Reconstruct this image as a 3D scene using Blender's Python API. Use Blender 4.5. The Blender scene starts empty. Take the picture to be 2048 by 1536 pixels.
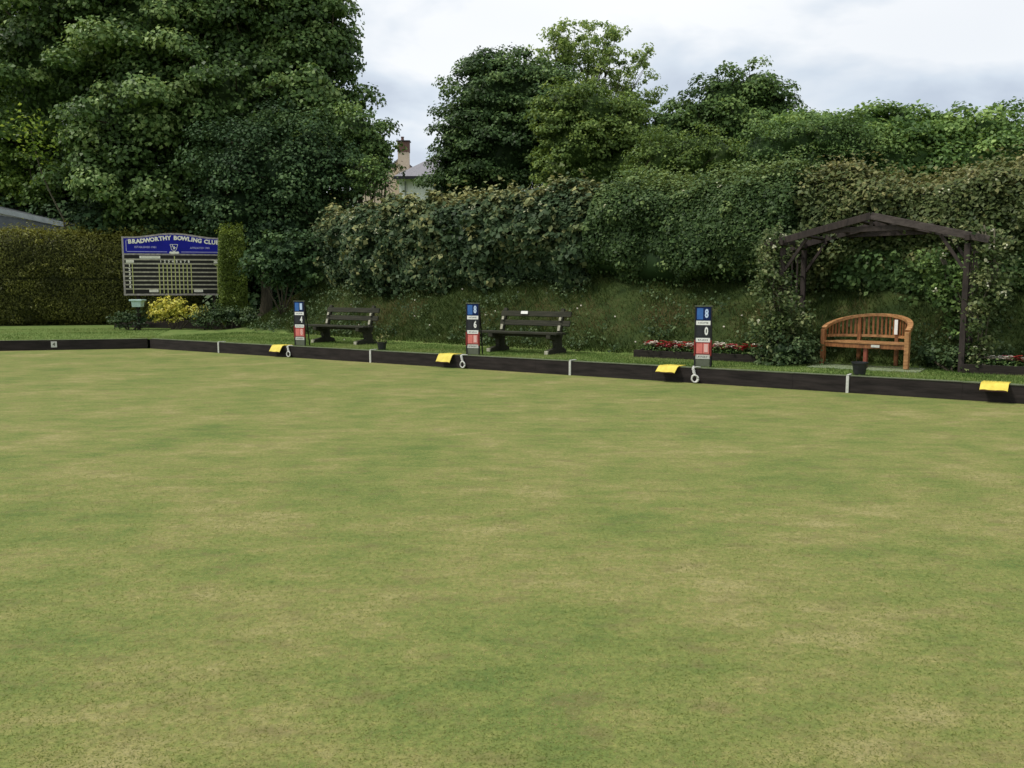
import bpy, math, random
import numpy as np
from mathutils import Vector, Matrix

random.seed(7)
RNG = np.random.default_rng(11)
R = math.radians
S = bpy.context.scene
COL = S.collection

# ------------------------------------------------------------------ camera
F_PX = 1750.0                      # focal length in pixels of a 2048 px wide frame
HORIZON = 575.0                    # pixel row of the horizon
EYE = 1.6
PITCH = math.atan((768 - HORIZON) / F_PX)
cam_d = bpy.data.cameras.new("camera")
cam_d.sensor_width = 36.0
cam_d.lens = F_PX / 2048 * 36.0
cam_d.clip_start = 0.05
cam_d.clip_end = 3000
cam = bpy.data.objects.new("camera", cam_d)
COL.objects.link(cam)
cam.location = (0, 0, EYE)
cam.rotation_euler = (math.pi / 2 - PITCH, 0, 0)
S.camera = cam

# ------------------------------------------------------------------ light, sky, exposure
SUN_POS = Vector((-0.55, -0.12, 0.90)).normalized()
EXPOSURE = 0.25
SKY_STRENGTH = 0.1
w = bpy.data.worlds.new("World")
S.world = w
w.use_nodes = True
nt = w.node_tree
for n_ in list(nt.nodes):
    nt.nodes.remove(n_)


def node(tree, kind, **kw):
    n = tree.nodes.new(kind)
    for k, v in kw.items():
        setattr(n, k, v)
    return n


wo = node(nt, 'ShaderNodeOutputWorld')
wb = node(nt, 'ShaderNodeBackground')
wb.inputs[1].default_value = SKY_STRENGTH
sky = node(nt, 'ShaderNodeTexSky', sky_type='NISHITA', sun_disc=False)
sky.sun_elevation = math.asin(SUN_POS.z)
sky.sun_rotation = math.atan2(SUN_POS.x, SUN_POS.y)
sky.air_density = 1.0
sky.dust_density = 1.5
tc = node(nt, 'ShaderNodeTexCoord')
mp = node(nt, 'ShaderNodeMapping')
mp.inputs['Scale'].default_value = (1.0, 1.0, 2.4)
mp.inputs['Location'].default_value = (0.35, 0.1, 0.47)
nt.links.new(tc.outputs['Generated'], mp.inputs['Vector'])
nz = node(nt, 'ShaderNodeTexNoise')
nz.inputs['Scale'].default_value = 3.6
nz.inputs['Detail'].default_value = 5.0
nz.inputs['Roughness'].default_value = 0.5
nz.inputs['Distortion'].default_value = 0.25
nt.links.new(mp.outputs['Vector'], nz.inputs['Vector'])
cr = node(nt, 'ShaderNodeValToRGB')
e = cr.color_ramp.elements
e[0].position = 0.36
e[0].color = (5.2, 5.8, 6.7, 1)
e[1].position = 0.56
e[1].color = (8.5, 8.7, 8.9, 1)
m_ = cr.color_ramp.elements.new(0.44)
m_.color = (6.3, 6.95, 7.7, 1)
nt.links.new(nz.outputs['Fac'], cr.inputs['Fac'])
nz2 = node(nt, 'ShaderNodeTexNoise')
nz2.inputs['Scale'].default_value = 2.1
nz2.inputs['Detail'].default_value = 3.0
nt.links.new(mp.outputs['Vector'], nz2.inputs['Vector'])
thin = node(nt, 'ShaderNodeMapRange')
thin.inputs['From Min'].default_value = 0.3
thin.inputs['From Max'].default_value = 0.7
thin.inputs['To Min'].default_value = 0.80
thin.inputs['To Max'].default_value = 1.0
nt.links.new(nz2.outputs['Fac'], thin.inputs['Value'])
mx = node(nt, 'ShaderNodeMix', data_type='RGBA')
nt.links.new(thin.outputs['Result'], mx.inputs['Factor'])
nt.links.new(sky.outputs[0], mx.inputs['A'])
nt.links.new(cr.outputs[0], mx.inputs['B'])
nt.links.new(mx.outputs['Result'], wb.inputs[0])
nt.links.new(wb.outputs[0], wo.inputs[0])

sun_d = bpy.data.lights.new("sun", 'SUN')
sun_d.energy = 2.6
sun_d.angle = R(9)
sun_d.color = (1.0, 0.95, 0.86)
sun = bpy.data.objects.new("sun", sun_d)
COL.objects.link(sun)
sun.rotation_euler = (-SUN_POS).to_track_quat('-Z', 'Y').to_euler()

S.view_settings.view_transform = 'Standard'
S.view_settings.look = 'None'
S.view_settings.gamma = 1.0
S.view_settings.use_curve_mapping = False
S.view_settings.exposure = EXPOSURE
try:
    S.cycles.max_bounces = 6
    S.cycles.transparent_max_bounces = 4
    S.cycles.use_adaptive_sampling = True
except Exception:
    pass

# ------------------------------------------------------------------ pixel -> world
cP, sP = math.cos(PITCH), math.sin(PITCH)


def ray(px, py):
    x = (px - 1024) / F_PX
    y = (768 - py) / F_PX
    return Vector((x, cP + y * sP, -sP + y * cP))


def at_z(px, py, z):
    d = ray(px, py)
    t = (z - EYE) / d.z
    return Vector((0, 0, EYE)) + d * t


def at_y(px, py, Y):
    d = ray(px, py)
    return Vector((0, 0, EYE)) + d * (Y / d.y)


# edge frame of the green: corner C, right edge direction U, outward N ; left edge V, outward M
C0 = at_z(300, 697, 0)
R0 = at_z(2048, 808, 0)
L0 = at_z(0, 702, 0)
U = (R0 - C0).normalized()
N = Vector((-U.y, U.x, 0))
V = (L0 - C0).normalized()
M = Vector((V.y, -V.x, 0))
ANG_U = math.atan2(U.y, U.x)
ANG_V = math.atan2(-V.y, -V.x)
BANK = 0.25


def W(s, k, z=0.0):
    return Vector((C0.x + U.x * s + N.x * k, C0.y + U.y * s + N.y * k, z))


def foot(s):
    return 2.1 + 1.7 * math.exp(-(max(s, -1) / 6.0) ** 2)


def sm(a, b, x):
    t = min(1, max(0, (x - a) / (b - a)))
    return t * t * (3 - 2 * t)


def terrain(x, y):
    p = Vector((x - C0.x, y - C0.y, 0))
    s, k = p.dot(U), p.dot(N)
    rise = sm(0, 1, (k - foot(s)) / 1.85 * 0.92 + 0.02) * sm(-3.0, 1.2, s)
    return BANK + 1.62 * rise


# ------------------------------------------------------------------ numpy noise
_LAT = RNG.random((32, 32, 32))


def vnoise(P, scale=1.0, off=0.0):
    Q = np.asarray(P, float) / scale + off
    i = np.floor(Q).astype(int)
    f = Q - i
    f = f * f * (3 - 2 * f)
    r = 0
    for dx in (0, 1):
        for dy in (0, 1):
            for dz in (0, 1):
                wgt = (f[:, 0] if dx else 1 - f[:, 0]) * (f[:, 1] if dy else 1 - f[:, 1]) * (f[:, 2] if dz else 1 - f[:, 2])
                r = r + wgt * _LAT[(i[:, 0] + dx) % 32, (i[:, 1] + dy) % 32, (i[:, 2] + dz) % 32]
    return r


def nrm(a):
    return a / np.maximum(np.linalg.norm(a, axis=1, keepdims=True), 1e-9)


# ------------------------------------------------------------------ object helpers
def tag(o, label=None, cat=None, group=None, kind=None):
    if label: o['label'] = label
    if cat: o['category'] = cat
    if group: o['group'] = group
    if kind: o['kind'] = kind
    return o


def thing(name, loc, label, cat, group=None, rotz=0.0):
    o = bpy.data.objects.new(name, None)
    COL.objects.link(o)
    o.location = loc
    o.rotation_euler = (0, 0, rotz)
    o.empty_display_size = 0.2
    return tag(o, label, cat, group)


def link(name, me, parent=None):
    o = bpy.data.objects.new(name, me)
    COL.objects.link(o)
    if parent is not None:
        o.parent = parent
    return o


def mesh_np(name, V_, F_, mat, attrs=None, parent=None, smooth=False):
    """V_ (n,3), F_ (m,4) or (m,3) arrays."""
    me = bpy.data.meshes.new(name)
    V_ = np.asarray(V_, np.float32)
    F_ = np.asarray(F_, np.int32)
    if parent is not None:
        loc = np.array(parent['_o'] if '_o' in parent else (0, 0, 0), np.float32)
        V_ = V_ - loc
    nf, k = F_.shape
    me.vertices.add(len(V_))
    me.vertices.foreach_set('co', V_.ravel())
    me.loops.add(nf * k)
    me.loops.foreach_set('vertex_index', F_.ravel())
    me.polygons.add(nf)
    me.polygons.foreach_set('loop_start', np.arange(nf, dtype=np.int32) * k)
    if smooth:
        me.polygons.foreach_set('use_smooth', np.ones(nf, bool))
    me.update(calc_edges=True)
    for an, av in (attrs or {}).items():
        a = me.attributes.new(an, 'FLOAT', 'POINT')
        a.data.foreach_set('value', np.asarray(av, np.float32))
    if mat: me.materials.append(mat)
    return link(name, me, parent)


class MB:
    def __init__(self):
        self.v, self.f = [], []

    def add(self, vs, fs):
        o = len(self.v)
        self.v += [tuple(p) for p in vs]
        self.f += [tuple(i + o for i in f) for f in fs]
        return self

    def box(self, c, s, rot=None):
        c = Vector(c)
        hx, hy, hz = s[0] / 2, s[1] / 2, s[2] / 2
        vs = [Vector((x, y, z)) for z in (-hz, hz) for y in (-hy, hy) for x in (-hx, hx)]
        if rot is not None: vs = [rot @ p for p in vs]
        return self.add([p + c for p in vs], [(0, 2, 3, 1), (4, 5, 7, 6), (0, 1, 5, 4), (2, 6, 7, 3), (0, 4, 6, 2), (1, 3, 7, 5)])

    def bar(self, a, b, wd, ht, up=(0, 0, 1)):
        """square section bar from a to b; wd across, ht along up"""
        a, b = Vector(a), Vector(b)
        d = (b - a).normalized()
        up = Vector(up)
        if abs(d.dot(up)) > 0.98: up = Vector((0, 1, 0))
        x = d.cross(up).normalized() * wd / 2
        y = x.cross(d).normalized() * ht / 2
        vs = [a - x - y, a + x - y, a + x + y, a - x + y, b - x - y, b + x - y, b + x + y, b - x + y]
        return self.add(vs, [(0, 1, 2, 3), (7, 6, 5, 4), (0, 4, 5, 1), (1, 5, 6, 2), (2, 6, 7, 3), (3, 7, 4, 0)])

    def tube(self, pts, rad, n=8, cap=True):
        pts = [Vector(p) for p in pts]
        if not hasattr(rad, '__len__'): rad = [rad] * len(pts)
        rings = []
        t0 = (pts[1] - pts[0]).normalized()
        x = t0.orthogonal().normalized()
        for i, p in enumerate(pts):
            t = (pts[min(i + 1, len(pts) - 1)] - pts[max(i - 1, 0)]).normalized()
            x = (x - t * x.dot(t))
            x = x.normalized() if x.length > 1e-6 else t.orthogonal().normalized()
            y = t.cross(x)
            rings.append([p + (x * math.cos(a) + y * math.sin(a)) * rad[i] for a in [2 * math.pi * j / n for j in range(n)]])
        vs = [q for r_ in rings for q in r_]
        fs = []
        for i in range(len(pts) - 1):
            for j in range(n):
                fs.append((i * n + j, i * n + (j + 1) % n, (i + 1) * n + (j + 1) % n, (i + 1) * n + j))
        if cap:
            fs.append(tuple(range(n - 1, -1, -1)))
            fs.append(tuple((len(pts) - 1) * n + j for j in range(n)))
        return self.add(vs, fs)

    def prism(self, poly, z0, z1):
        n = len(poly)
        vs = [(p[0], p[1], z0) for p in poly] + [(p[0], p[1], z1) for p in poly]
        fs = [tuple(range(n - 1, -1, -1)), tuple(range(n, 2 * n))] + [(i, (i + 1) % n, n + (i + 1) % n, n + i) for i in range(n)]
        return self.add(vs, fs)

    def prism_xz(self, poly, y0, y1):
        n = len(poly)
        vs = [(p[0], y0, p[1]) for p in poly] + [(p[0], y1, p[1]) for p in poly]
        fs = [tuple(range(n)), tuple(range(2 * n - 1, n - 1, -1))] + [(i, n + i, n + (i + 1) % n, (i + 1) % n) for i in range(n)]
        return self.add(vs, fs)

    def prism_yz(self, poly, x0, x1):
        n = len(poly)
        vs = [(x0, p[0], p[1]) for p in poly] + [(x1, p[0], p[1]) for p in poly]
        fs = [tuple(range(n)), tuple(range(2 * n - 1, n - 1, -1))] + [(i, n + i, n + (i + 1) % n, (i + 1) % n) for i in range(n)]
        return self.add(vs, fs)

    def lathe(self, prof, c=(0, 0, 0), n=20):
        vs, fs = [], []
        for r_, z in prof:
            for j in range(n):
                a = 2 * math.pi * j / n
                vs.append((c[0] + r_ * math.cos(a), c[1] + r_ * math.sin(a), c[2] + z))
        for i in range(len(prof) - 1):
            for j in range(n):
                fs.append((i * n + j, i * n + (j + 1) % n, (i + 1) * n + (j + 1) % n, (i + 1) * n + j))
        return self.add(vs, fs)

    def text(self, body, size, pos, bold=0.0, ext=0.002, rot=0.0, width=None, align='CENTER'):
        """text standing in the local xz plane, facing -y"""
        cu = bpy.data.curves.new('t', 'FONT')
        cu.body = body
        cu.size = size
        cu.align_x = align
        cu.align_y = 'CENTER'
        cu.offset = bold
        cu.extrude = ext
        cu.resolution_u = 2
        ob = bpy.data.objects.new('t', cu)
        me = ob.to_mesh()
        vs = [v.co.copy() for v in me.vertices]
        fs = [tuple(p.vertices) for p in me.polygons]
        if width and vs:
            x0, x1 = min(v.x for v in vs), max(v.x for v in vs)
            k = width / (x1 - x0)
            for v in vs: v.x *= k
        c_, s_ = math.cos(rot), math.sin(rot)
        out = [(pos[0] + v.x * c_ - v.y * s_, pos[1] - v.z, pos[2] + v.x * s_ + v.y * c_) for v in vs]
        ob.to_mesh_clear()
        bpy.data.objects.remove(ob)
        bpy.data.curves.remove(cu)
        return self.add(out, fs)

    def build(self, name, mat, parent=None, bevel=0.0, smooth=False):
        me = bpy.data.meshes.new(name)
        me.from_pydata(self.v, [], self.f)
        me.validate()
        if mat: me.materials.append(mat)
        if smooth:
            for p in me.polygons: p.use_smooth = True
        o = link(name, me, parent)
        if bevel:
            b = o.modifiers.new('bevel', 'BEVEL')
            b.width = bevel
            b.segments = 2
            b.limit_method = 'ANGLE'
        return o


# ------------------------------------------------------------------ materials
def mat_new(name):
    m = bpy.data.materials.new(name)
    m.use_nodes = True
    t = m.node_tree
    for n in list(t.nodes): t.nodes.remove(n)
    return m, t


def ramp(t, stops):
    r_ = node(t, 'ShaderNodeValToRGB')
    els = r_.color_ramp.elements
    els[0].position, els[0].color = stops[0][0], (*stops[0][1], 1)
    els[1].position, els[1].color = stops[-1][0], (*stops[-1][1], 1)
    for p, c in stops[1:-1]:
        x = els.new(p)
        x.color = (*c, 1)
    return r_


def mat_simple(name, c1, c2=None, scale=20, rough=0.6, spec=0.4, bump=0.0, stretch=(1, 1, 1), detail=4, metal=0):
    m, t = mat_new(name)
    out = node(t, 'ShaderNodeOutputMaterial')
    p = node(t, 'ShaderNodeBsdfPrincipled')
    p.inputs['Roughness'].default_value = rough
    p.inputs['Specular IOR Level'].default_value = spec
    p.inputs['Metallic'].default_value = metal
    t.links.new(p.outputs[0], out.inputs[0])
    c2 = c2 or tuple(x * 0.75 for x in c1)
    tcn = node(t, 'ShaderNodeTexCoord')
    mpn = node(t, 'ShaderNodeMapping')
    mpn.inputs['Scale'].default_value = stretch
    n = node(t, 'ShaderNodeTexNoise')
    n.inputs['Scale'].default_value = scale
    n.inputs['Detail'].default_value = detail
    n.inputs['Roughness'].default_value = 0.6
    t.links.new(tcn.outputs['Object'], mpn.inputs[0])
    t.links.new(mpn.outputs[0], n.inputs['Vector'])
    rr = ramp(t, [(0.32, c2), (0.68, c1)])
    t.links.new(n.outputs['Fac'], rr.inputs[0])
    t.links.new(rr.outputs[0], p.inputs['Base Color'])
    if bump:
        b = node(t, 'ShaderNodeBump')
        b.inputs['Strength'].default_value = bump
        b.inputs['Distance'].default_value = 0.01
        t.links.new(n.outputs['Fac'], b.inputs['Height'])
        t.links.new(b.outputs[0], p.inputs['Normal'])
    return m


LEAF_GAIN = (1.75, 1.95, 1.35)


def mat_leaf(name, dark, mid, light, trans=0.22, rough=0.55, spec=0.16, gain=None):
    """leaf colour from each leaf's own random value plus the tint of its clump"""
    m, t = mat_new(name)
    out = node(t, 'ShaderNodeOutputMaterial')
    a = node(t, 'ShaderNodeAttribute', attribute_name='var')
    g_ = gain or LEAF_GAIN
    dark, mid, light = [tuple(q * k_ for q, k_ in zip(c, g_)) for c in (dark, mid, light)]
    rr = ramp(t, [(0.0, dark), (0.5, mid), (1.0, light)])
    t.links.new(a.outputs['Fac'], rr.inputs[0])
    p = node(t, 'ShaderNodeBsdfPrincipled')
    p.inputs['Roughness'].default_value = rough
    p.inputs['Specular IOR Level'].default_value = min(spec, 0.22)
    t.links.new(rr.outputs[0], p.inputs['Base Color'])
    tr = node(t, 'ShaderNodeBsdfTranslucent')
    hs = node(t, 'ShaderNodeHueSaturation')
    hs.inputs['Hue'].default_value = 0.48
    hs.inputs['Saturation'].default_value = 1.1
    hs.inputs['Value'].default_value = 1.5
    t.links.new(rr.outputs[0], hs.inputs['Color'])
    t.links.new(hs.outputs[0], tr.inputs[0])
    ms = node(t, 'ShaderNodeMixShader')
    ms.inputs[0].default_value = trans
    t.links.new(p.outputs[0], ms.inputs[1])
    t.links.new(tr.outputs[0], ms.inputs[2])
    t.links.new(ms.outputs[0], out.inputs[0])
    return m


def mat_green():
    """close-mown bowling green: drifts of yellow and green, fine mottling"""
    m, t = mat_new('green_turf')
    out = node(t, 'ShaderNodeOutputMaterial')
    p = node(t, 'ShaderNodeBsdfPrincipled')
    p.inputs['Roughness'].default_value = 0.9
    p.inputs['Specular IOR Level'].default_value = 0.1
    t.links.new(p.outputs[0], out.inputs[0])
    g = node(t, 'ShaderNodeNewGeometry')

    def nz_(scale, detail, rough=0.55, off=(0, 0, 0), st=(1, 1, 1), dist=0):
        mpn = node(t, 'ShaderNodeMapping')
        mpn.inputs['Location'].default_value = off
        mpn.inputs['Scale'].default_value = st
        t.links.new(g.outputs['Position'], mpn.inputs[0])
        n = node(t, 'ShaderNodeTexNoise')
        n.inputs['Scale'].default_value = scale
        n.inputs['Detail'].default_value = detail
        n.inputs['Roughness'].default_value = rough
        n.inputs['Distortion'].default_value = dist
        t.links.new(mpn.outputs[0], n.inputs['Vector'])
        return n.outputs['Fac']

    def math_(op, a, b=None):
        x = node(t, 'ShaderNodeMath', operation=op)
        for i, q in enumerate((a, b)):
            if q is None: continue
            if isinstance(q, (int, float)):
                x.inputs[i].default_value = q
            else:
                t.links.new(q, x.inputs[i])
        return x.outputs[0]

    big = nz_(0.8, 3, 0.5, (3, 1, 0), (1, 1, 1), 0)
    midn = nz_(3.0, 8, 0.74, (0, 7, 0), (0.7, 1.25, 1), 0.15)
    fine = nz_(21, 6, 0.75)
    v = math_('ADD', math_('MULTIPLY', big, 0.30), math_('MULTIPLY', midn, 0.44))
    v = math_('ADD', v, math_('MULTIPLY', fine, 0.26))
    rr = ramp(t, [(0.39, (0.098, 0.140, 0.037)), (0.455, (0.138, 0.170, 0.047)), (0.50, (0.167, 0.187, 0.056)), (0.54, (0.198, 0.197, 0.068)), (0.60, (0.256, 0.234, 0.100))])
    t.links.new(v, rr.inputs[0])
    # specks: clippings, bare crumbs, darker tufts
    sp = math_('ADD', math_('MULTIPLY', nz_(150, 3, 0.7), 0.5), math_('MULTIPLY', nz_(34, 4, 0.75, (5, 5, 0)), 0.5))
    spk = ramp(t, [(0.36, (0.62, 0.66, 0.62)), (0.5, (1, 1, 1)), (0.64, (1.40, 1.34, 1.25))])
    t.links.new(sp, spk.inputs[0])
    mul = node(t, 'ShaderNodeMix', data_type='RGBA', blend_type='MULTIPLY')
    mul.inputs['Factor'].default_value = 1.0
    t.links.new(rr.outputs[0], mul.inputs['A'])
    t.links.new(spk.outputs[0], mul.inputs['B'])
    # brown worn flecks in some drifts
    br = nz_(4.5, 8, 0.75, (11, 2, 0), (0.8, 1.2, 1))
    brr = ramp(t, [(0.52, (0, 0, 0)), (0.66, (0.7, 0.7, 0.7))])
    t.links.new(br, brr.inputs[0])
    mb = node(t, 'ShaderNodeMix', data_type='RGBA')
    t.links.new(brr.outputs[0], mb.inputs['Factor'])
    t.links.new(mul.outputs['Result'], mb.inputs['A'])
    mb.inputs['B'].default_value = (0.150, 0.132, 0.056, 1)
    t.links.new(mb.outputs['Result'], p.inputs['Base Color'])
    b = node(t, 'ShaderNodeBump')
    b.inputs['Strength'].default_value = 0.5
    b.inputs['Distance'].default_value = 0.006
    t.links.new(sp, b.inputs['Height'])
    t.links.new(b.outputs[0], p.inputs['Normal'])
    return m


def mat_terrain():
    """bank lawn, turning to rough tawny grass and soil on the steep slope"""
    m, t = mat_new('bank_turf')
    out = node(t, 'ShaderNodeOutputMaterial')
    p = node(t, 'ShaderNodeBsdfPrincipled')
    p.inputs['Roughness'].default_value = 0.9
    p.inputs['Specular IOR Level'].default_value = 0.1
    t.links.new(p.outputs[0], out.inputs[0])
    g = node(t, 'ShaderNodeNewGeometry')
    n = node(t, 'ShaderNodeTexNoise')
    n.inputs['Scale'].default_value = 3.0
    n.inputs['Detail'].default_value = 8
    n.inputs['Roughness'].default_value = 0.7
    t.links.new(g.outputs['Position'], n.inputs['Vector'])
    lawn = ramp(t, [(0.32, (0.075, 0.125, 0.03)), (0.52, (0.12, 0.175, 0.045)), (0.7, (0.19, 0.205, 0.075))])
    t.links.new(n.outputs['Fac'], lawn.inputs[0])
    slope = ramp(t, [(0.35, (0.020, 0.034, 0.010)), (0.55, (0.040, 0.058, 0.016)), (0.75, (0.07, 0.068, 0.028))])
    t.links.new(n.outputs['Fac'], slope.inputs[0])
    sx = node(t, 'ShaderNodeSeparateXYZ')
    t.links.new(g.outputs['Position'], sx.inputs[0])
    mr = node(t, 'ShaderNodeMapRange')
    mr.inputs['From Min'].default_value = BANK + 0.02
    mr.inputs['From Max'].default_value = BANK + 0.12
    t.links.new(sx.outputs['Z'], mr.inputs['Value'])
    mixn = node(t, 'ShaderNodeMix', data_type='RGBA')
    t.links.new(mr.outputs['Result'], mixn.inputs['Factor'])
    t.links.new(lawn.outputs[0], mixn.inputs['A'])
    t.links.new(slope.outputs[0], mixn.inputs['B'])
    t.links.new(mixn.outputs['Result'], p.inputs['Base Color'])
    b = node(t, 'ShaderNodeBump')
    b.inputs['Strength'].default_value = 0.6
    b.inputs['Distance'].default_value = 0.02
    t.links.new(n.outputs['Fac'], b.inputs['Height'])
    t.links.new(b.outputs[0], p.inputs['Normal'])
    return m


MT = dict(
    green=mat_green(),
    bank=mat_terrain(),
    ground=mat_simple('field', (0.06, 0.09, 0.025), (0.04, 0.06, 0.02), 2, 0.9, 0.1),
    board=mat_simple('ditch_board_black', (0.034, 0.027, 0.025), (0.011, 0.009, 0.008), 2.2, 0.8, 0.2, 0.6, (1, 1, 7), 8),
    ditch=mat_simple('ditch_floor', (0.02, 0.018, 0.013), None, 30, 0.95, 0.1),
    cap=mat_simple('kerb_concrete', (0.17, 0.19, 0.12), (0.10, 0.13, 0.06), 9, 0.9, 0.2, 0.3),
    slab=mat_simple('slab', (0.22, 0.25, 0.16), (0.13, 0.17, 0.09), 12, 0.9, 0.2, 0.3),
    sleeper=mat_simple('sleeper', (0.032, 0.026, 0.021), (0.013, 0.011, 0.009), 10, 0.85, 0.2, 0.5, (0.3, 1, 4)),
    soil=mat_simple('soil', (0.03, 0.022, 0.015), (0.014, 0.011, 0.008), 40, 0.95, 0.1, 0.8),
    oldwood=mat_simple('weathered_wood', (0.050, 0.048, 0.033), (0.016, 0.018, 0.011), 9, 0.85, 0.2, 0.5, (0.4, 4, 8)),
    oldwood_pale=mat_simple('highlight_wood', (0.48, 0.46, 0.36), (0.24, 0.23, 0.16), 14, 0.85, 0.2, 0.4),  # pale colour for the painted highlights on the old benches
    teak=mat_simple('teak', (0.33, 0.135, 0.048), (0.12, 0.045, 0.016), 12, 0.5, 0.4, 0.3, (3, 3, 0.6)),
    teak_pale=mat_simple('teak_lighter', (0.46, 0.24, 0.095), (0.20, 0.09, 0.034), 12, 0.5, 0.4, 0.3, (0.8, 2, 2)),  # lighter tone for rails, seat slats and right front leg
    teak_red=mat_simple('teak_reddish', (0.28, 0.075, 0.045), (0.18, 0.045, 0.025), 12, 0.5, 0.4, 0.3),
    arbor=mat_simple('stained_timber', (0.046, 0.034, 0.030), (0.020, 0.015, 0.013), 10, 0.75, 0.3, 0.5, (2, 2, 0.5)),
    arbor_lit=mat_simple('stained_timber_lit', (0.082, 0.066, 0.060), (0.040, 0.031, 0.028), 10, 0.75, 0.3, 0.5, (1, 2, 2)),  # lit copy of the arbor stain, brightness put into the colour
    white=mat_simple('white_paint', (0.86, 0.86, 0.83), (0.74, 0.74, 0.70), 25, 0.5, 0.4),
    offwhite=mat_simple('off_white_plastic', (0.62, 0.62, 0.57), (0.46, 0.46, 0.41), 25, 0.5, 0.4),
    rope=mat_simple('white_rope', (0.72, 0.72, 0.68), (0.40, 0.40, 0.36), 90, 0.8, 0.2, 0.8),
    yellow=mat_simple('yellow_rubber', (0.74, 0.60, 0.10), (0.56, 0.44, 0.06), 9, 0.6, 0.3, 0.2),
    maroon=mat_simple('mat_shadow_maroon', (0.035, 0.012, 0.010), None, 14, 0.7, 0.3),  # shadow colour for the strip under the mats
    black=mat_simple('black_metal', (0.012, 0.012, 0.013), (0.006, 0.006, 0.006), 14, 0.5, 0.4),
    bucket=mat_simple('black_plastic', (0.014, 0.016, 0.018), (0.009, 0.010, 0.012), 10, 0.45, 0.5),
    blue=mat_simple('blue_plate', (0.040, 0.15, 0.45), (0.028, 0.11, 0.36), 10, 0.45, 0.4),
    navy=mat_simple('navy_panel', (0.010, 0.028, 0.11), (0.007, 0.018, 0.08), 10, 0.6, 0.15),
    char=mat_simple('charcoal_plate', (0.022, 0.024, 0.030), (0.014, 0.015, 0.019), 10, 0.5, 0.4),
    pink=mat_simple('faded_red_plate', (0.72, 0.21, 0.18), (0.60, 0.15, 0.13), 10, 0.5, 0.4),
    palepink=mat_simple('pink_digit', (0.80, 0.50, 0.46), (0.74, 0.44, 0.40), 10, 0.5, 0.4),
    dred=mat_simple('dark_red_frame', (0.24, 0.022, 0.018), None, 10, 0.5, 0.4),
    grey=mat_simple('grey_panel', (0.13, 0.145, 0.10), (0.09, 0.10, 0.07), 10, 0.6, 0.3),
    lblue=mat_simple('pale_blue_digit', (0.55, 0.68, 0.88), (0.48, 0.60, 0.80), 10, 0.5, 0.4),
    signblue=mat_simple('sign_blue', (0.016, 0.019, 0.30), (0.010, 0.013, 0.22), 2, 0.6, 0.1),
    signframe=mat_simple('sign_frame', (0.46, 0.42, 0.37), (0.22, 0.20, 0.17), 9, 0.7, 0.3, 0.3),
    signblack=mat_simple('sign_panel', (0.011, 0.010, 0.007), None, 9, 0.6, 0.3),
    signline=mat_simple('sign_rail', (0.48, 0.45, 0.33), (0.26, 0.25, 0.18), 9, 0.6, 0.3),
    signyellow=mat_simple('sign_yellow_line', (0.50, 0.52, 0.20), (0.38, 0.40, 0.14), 9, 0.6, 0.3),
    signcream=mat_simple('sign_cream', (0.88, 0.86, 0.74), (0.78, 0.76, 0.62), 9, 0.6, 0.3),
    signlilac=mat_simple('sign_lilac_line', (0.42, 0.40, 0.66), (0.32, 0.31, 0.52), 9, 0.6, 0.3),
    mint=mat_simple('mint_plastic', (0.48, 0.64, 0.58), (0.38, 0.52, 0.47), 9, 0.5, 0.4),
    bark=mat_simple('bark', (0.09, 0.075, 0.05), (0.03, 0.026, 0.018), 8, 0.9, 0.2, 0.8, (3, 3, 0.5)),
    twig=mat_simple('twig', (0.12, 0.11, 0.075), (0.06, 0.055, 0.035), 8, 0.9, 0.2),
    roofgrey=mat_simple('shed_roof', (0.11, 0.125, 0.135), (0.075, 0.085, 0.095), 6, 0.7, 0.3, 0.4),
    roofedge=mat_simple('shed_fascia', (0.27, 0.30, 0.31), (0.19, 0.215, 0.225), 6, 0.6, 0.3),
    slate=mat_simple('slate', (0.26, 0.25, 0.27), (0.17, 0.165, 0.18), 3, 0.7, 0.3, 0.3, (4, 4, 9)),
    render_w=mat_simple('white_render', (0.86, 0.88, 0.78), (0.78, 0.81, 0.70), 1.5, 0.8, 0.2),
    render_c=mat_simple('cream_render', (0.62, 0.51, 0.39), (0.55, 0.45, 0.34), 1.5, 0.8, 0.2),
    fascia=mat_simple('dark_gutter', (0.02, 0.02, 0.025), None, 3, 0.5, 0.4),
    pipe=mat_simple('grey_pipe', (0.25, 0.28, 0.22), None, 3, 0.5, 0.4),
    petal_r=mat_simple('red_petal', (0.46, 0.030, 0.032), (0.24, 0.014, 0.016), 60, 0.6, 0.3),
    petal_w=mat_simple('white_petal', (0.78, 0.74, 0.64), (0.64, 0.56, 0.46), 60, 0.6, 0.3),
    petal_p=mat_simple('pink_petal', (0.62, 0.14, 0.16), (0.50, 0.08, 0.10), 60, 0.6, 0.3),
)


def mat_brick():
    m, t = mat_new('brick')
    out = node(t, 'ShaderNodeOutputMaterial')
    p = node(t, 'ShaderNodeBsdfPrincipled')
    p.inputs['Roughness'].default_value = 0.85
    b = node(t, 'ShaderNodeTexBrick')
    b.inputs['Color1'].default_value = (0.15, 0.06, 0.04, 1)
    b.inputs['Color2'].default_value = (0.10, 0.045, 0.035, 1)
    b.inputs['Mortar'].default_value = (0.18, 0.15, 0.12, 1)
    b.inputs['Scale'].default_value = 4.4
    tcn = node(t, 'ShaderNodeTexCoord')
    mpn = node(t, 'ShaderNodeMapping')
    mpn.inputs['Rotation'].default_value = (R(90), 0, 0)
    t.links.new(tcn.outputs['Object'], mpn.inputs[0])
    t.links.new(mpn.outputs[0], b.inputs['Vector'])
    t.links.new(b.outputs[0], p.inputs['Base Color'])
    t.links.new(p.outputs[0], out.inputs[0])
    return m


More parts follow.
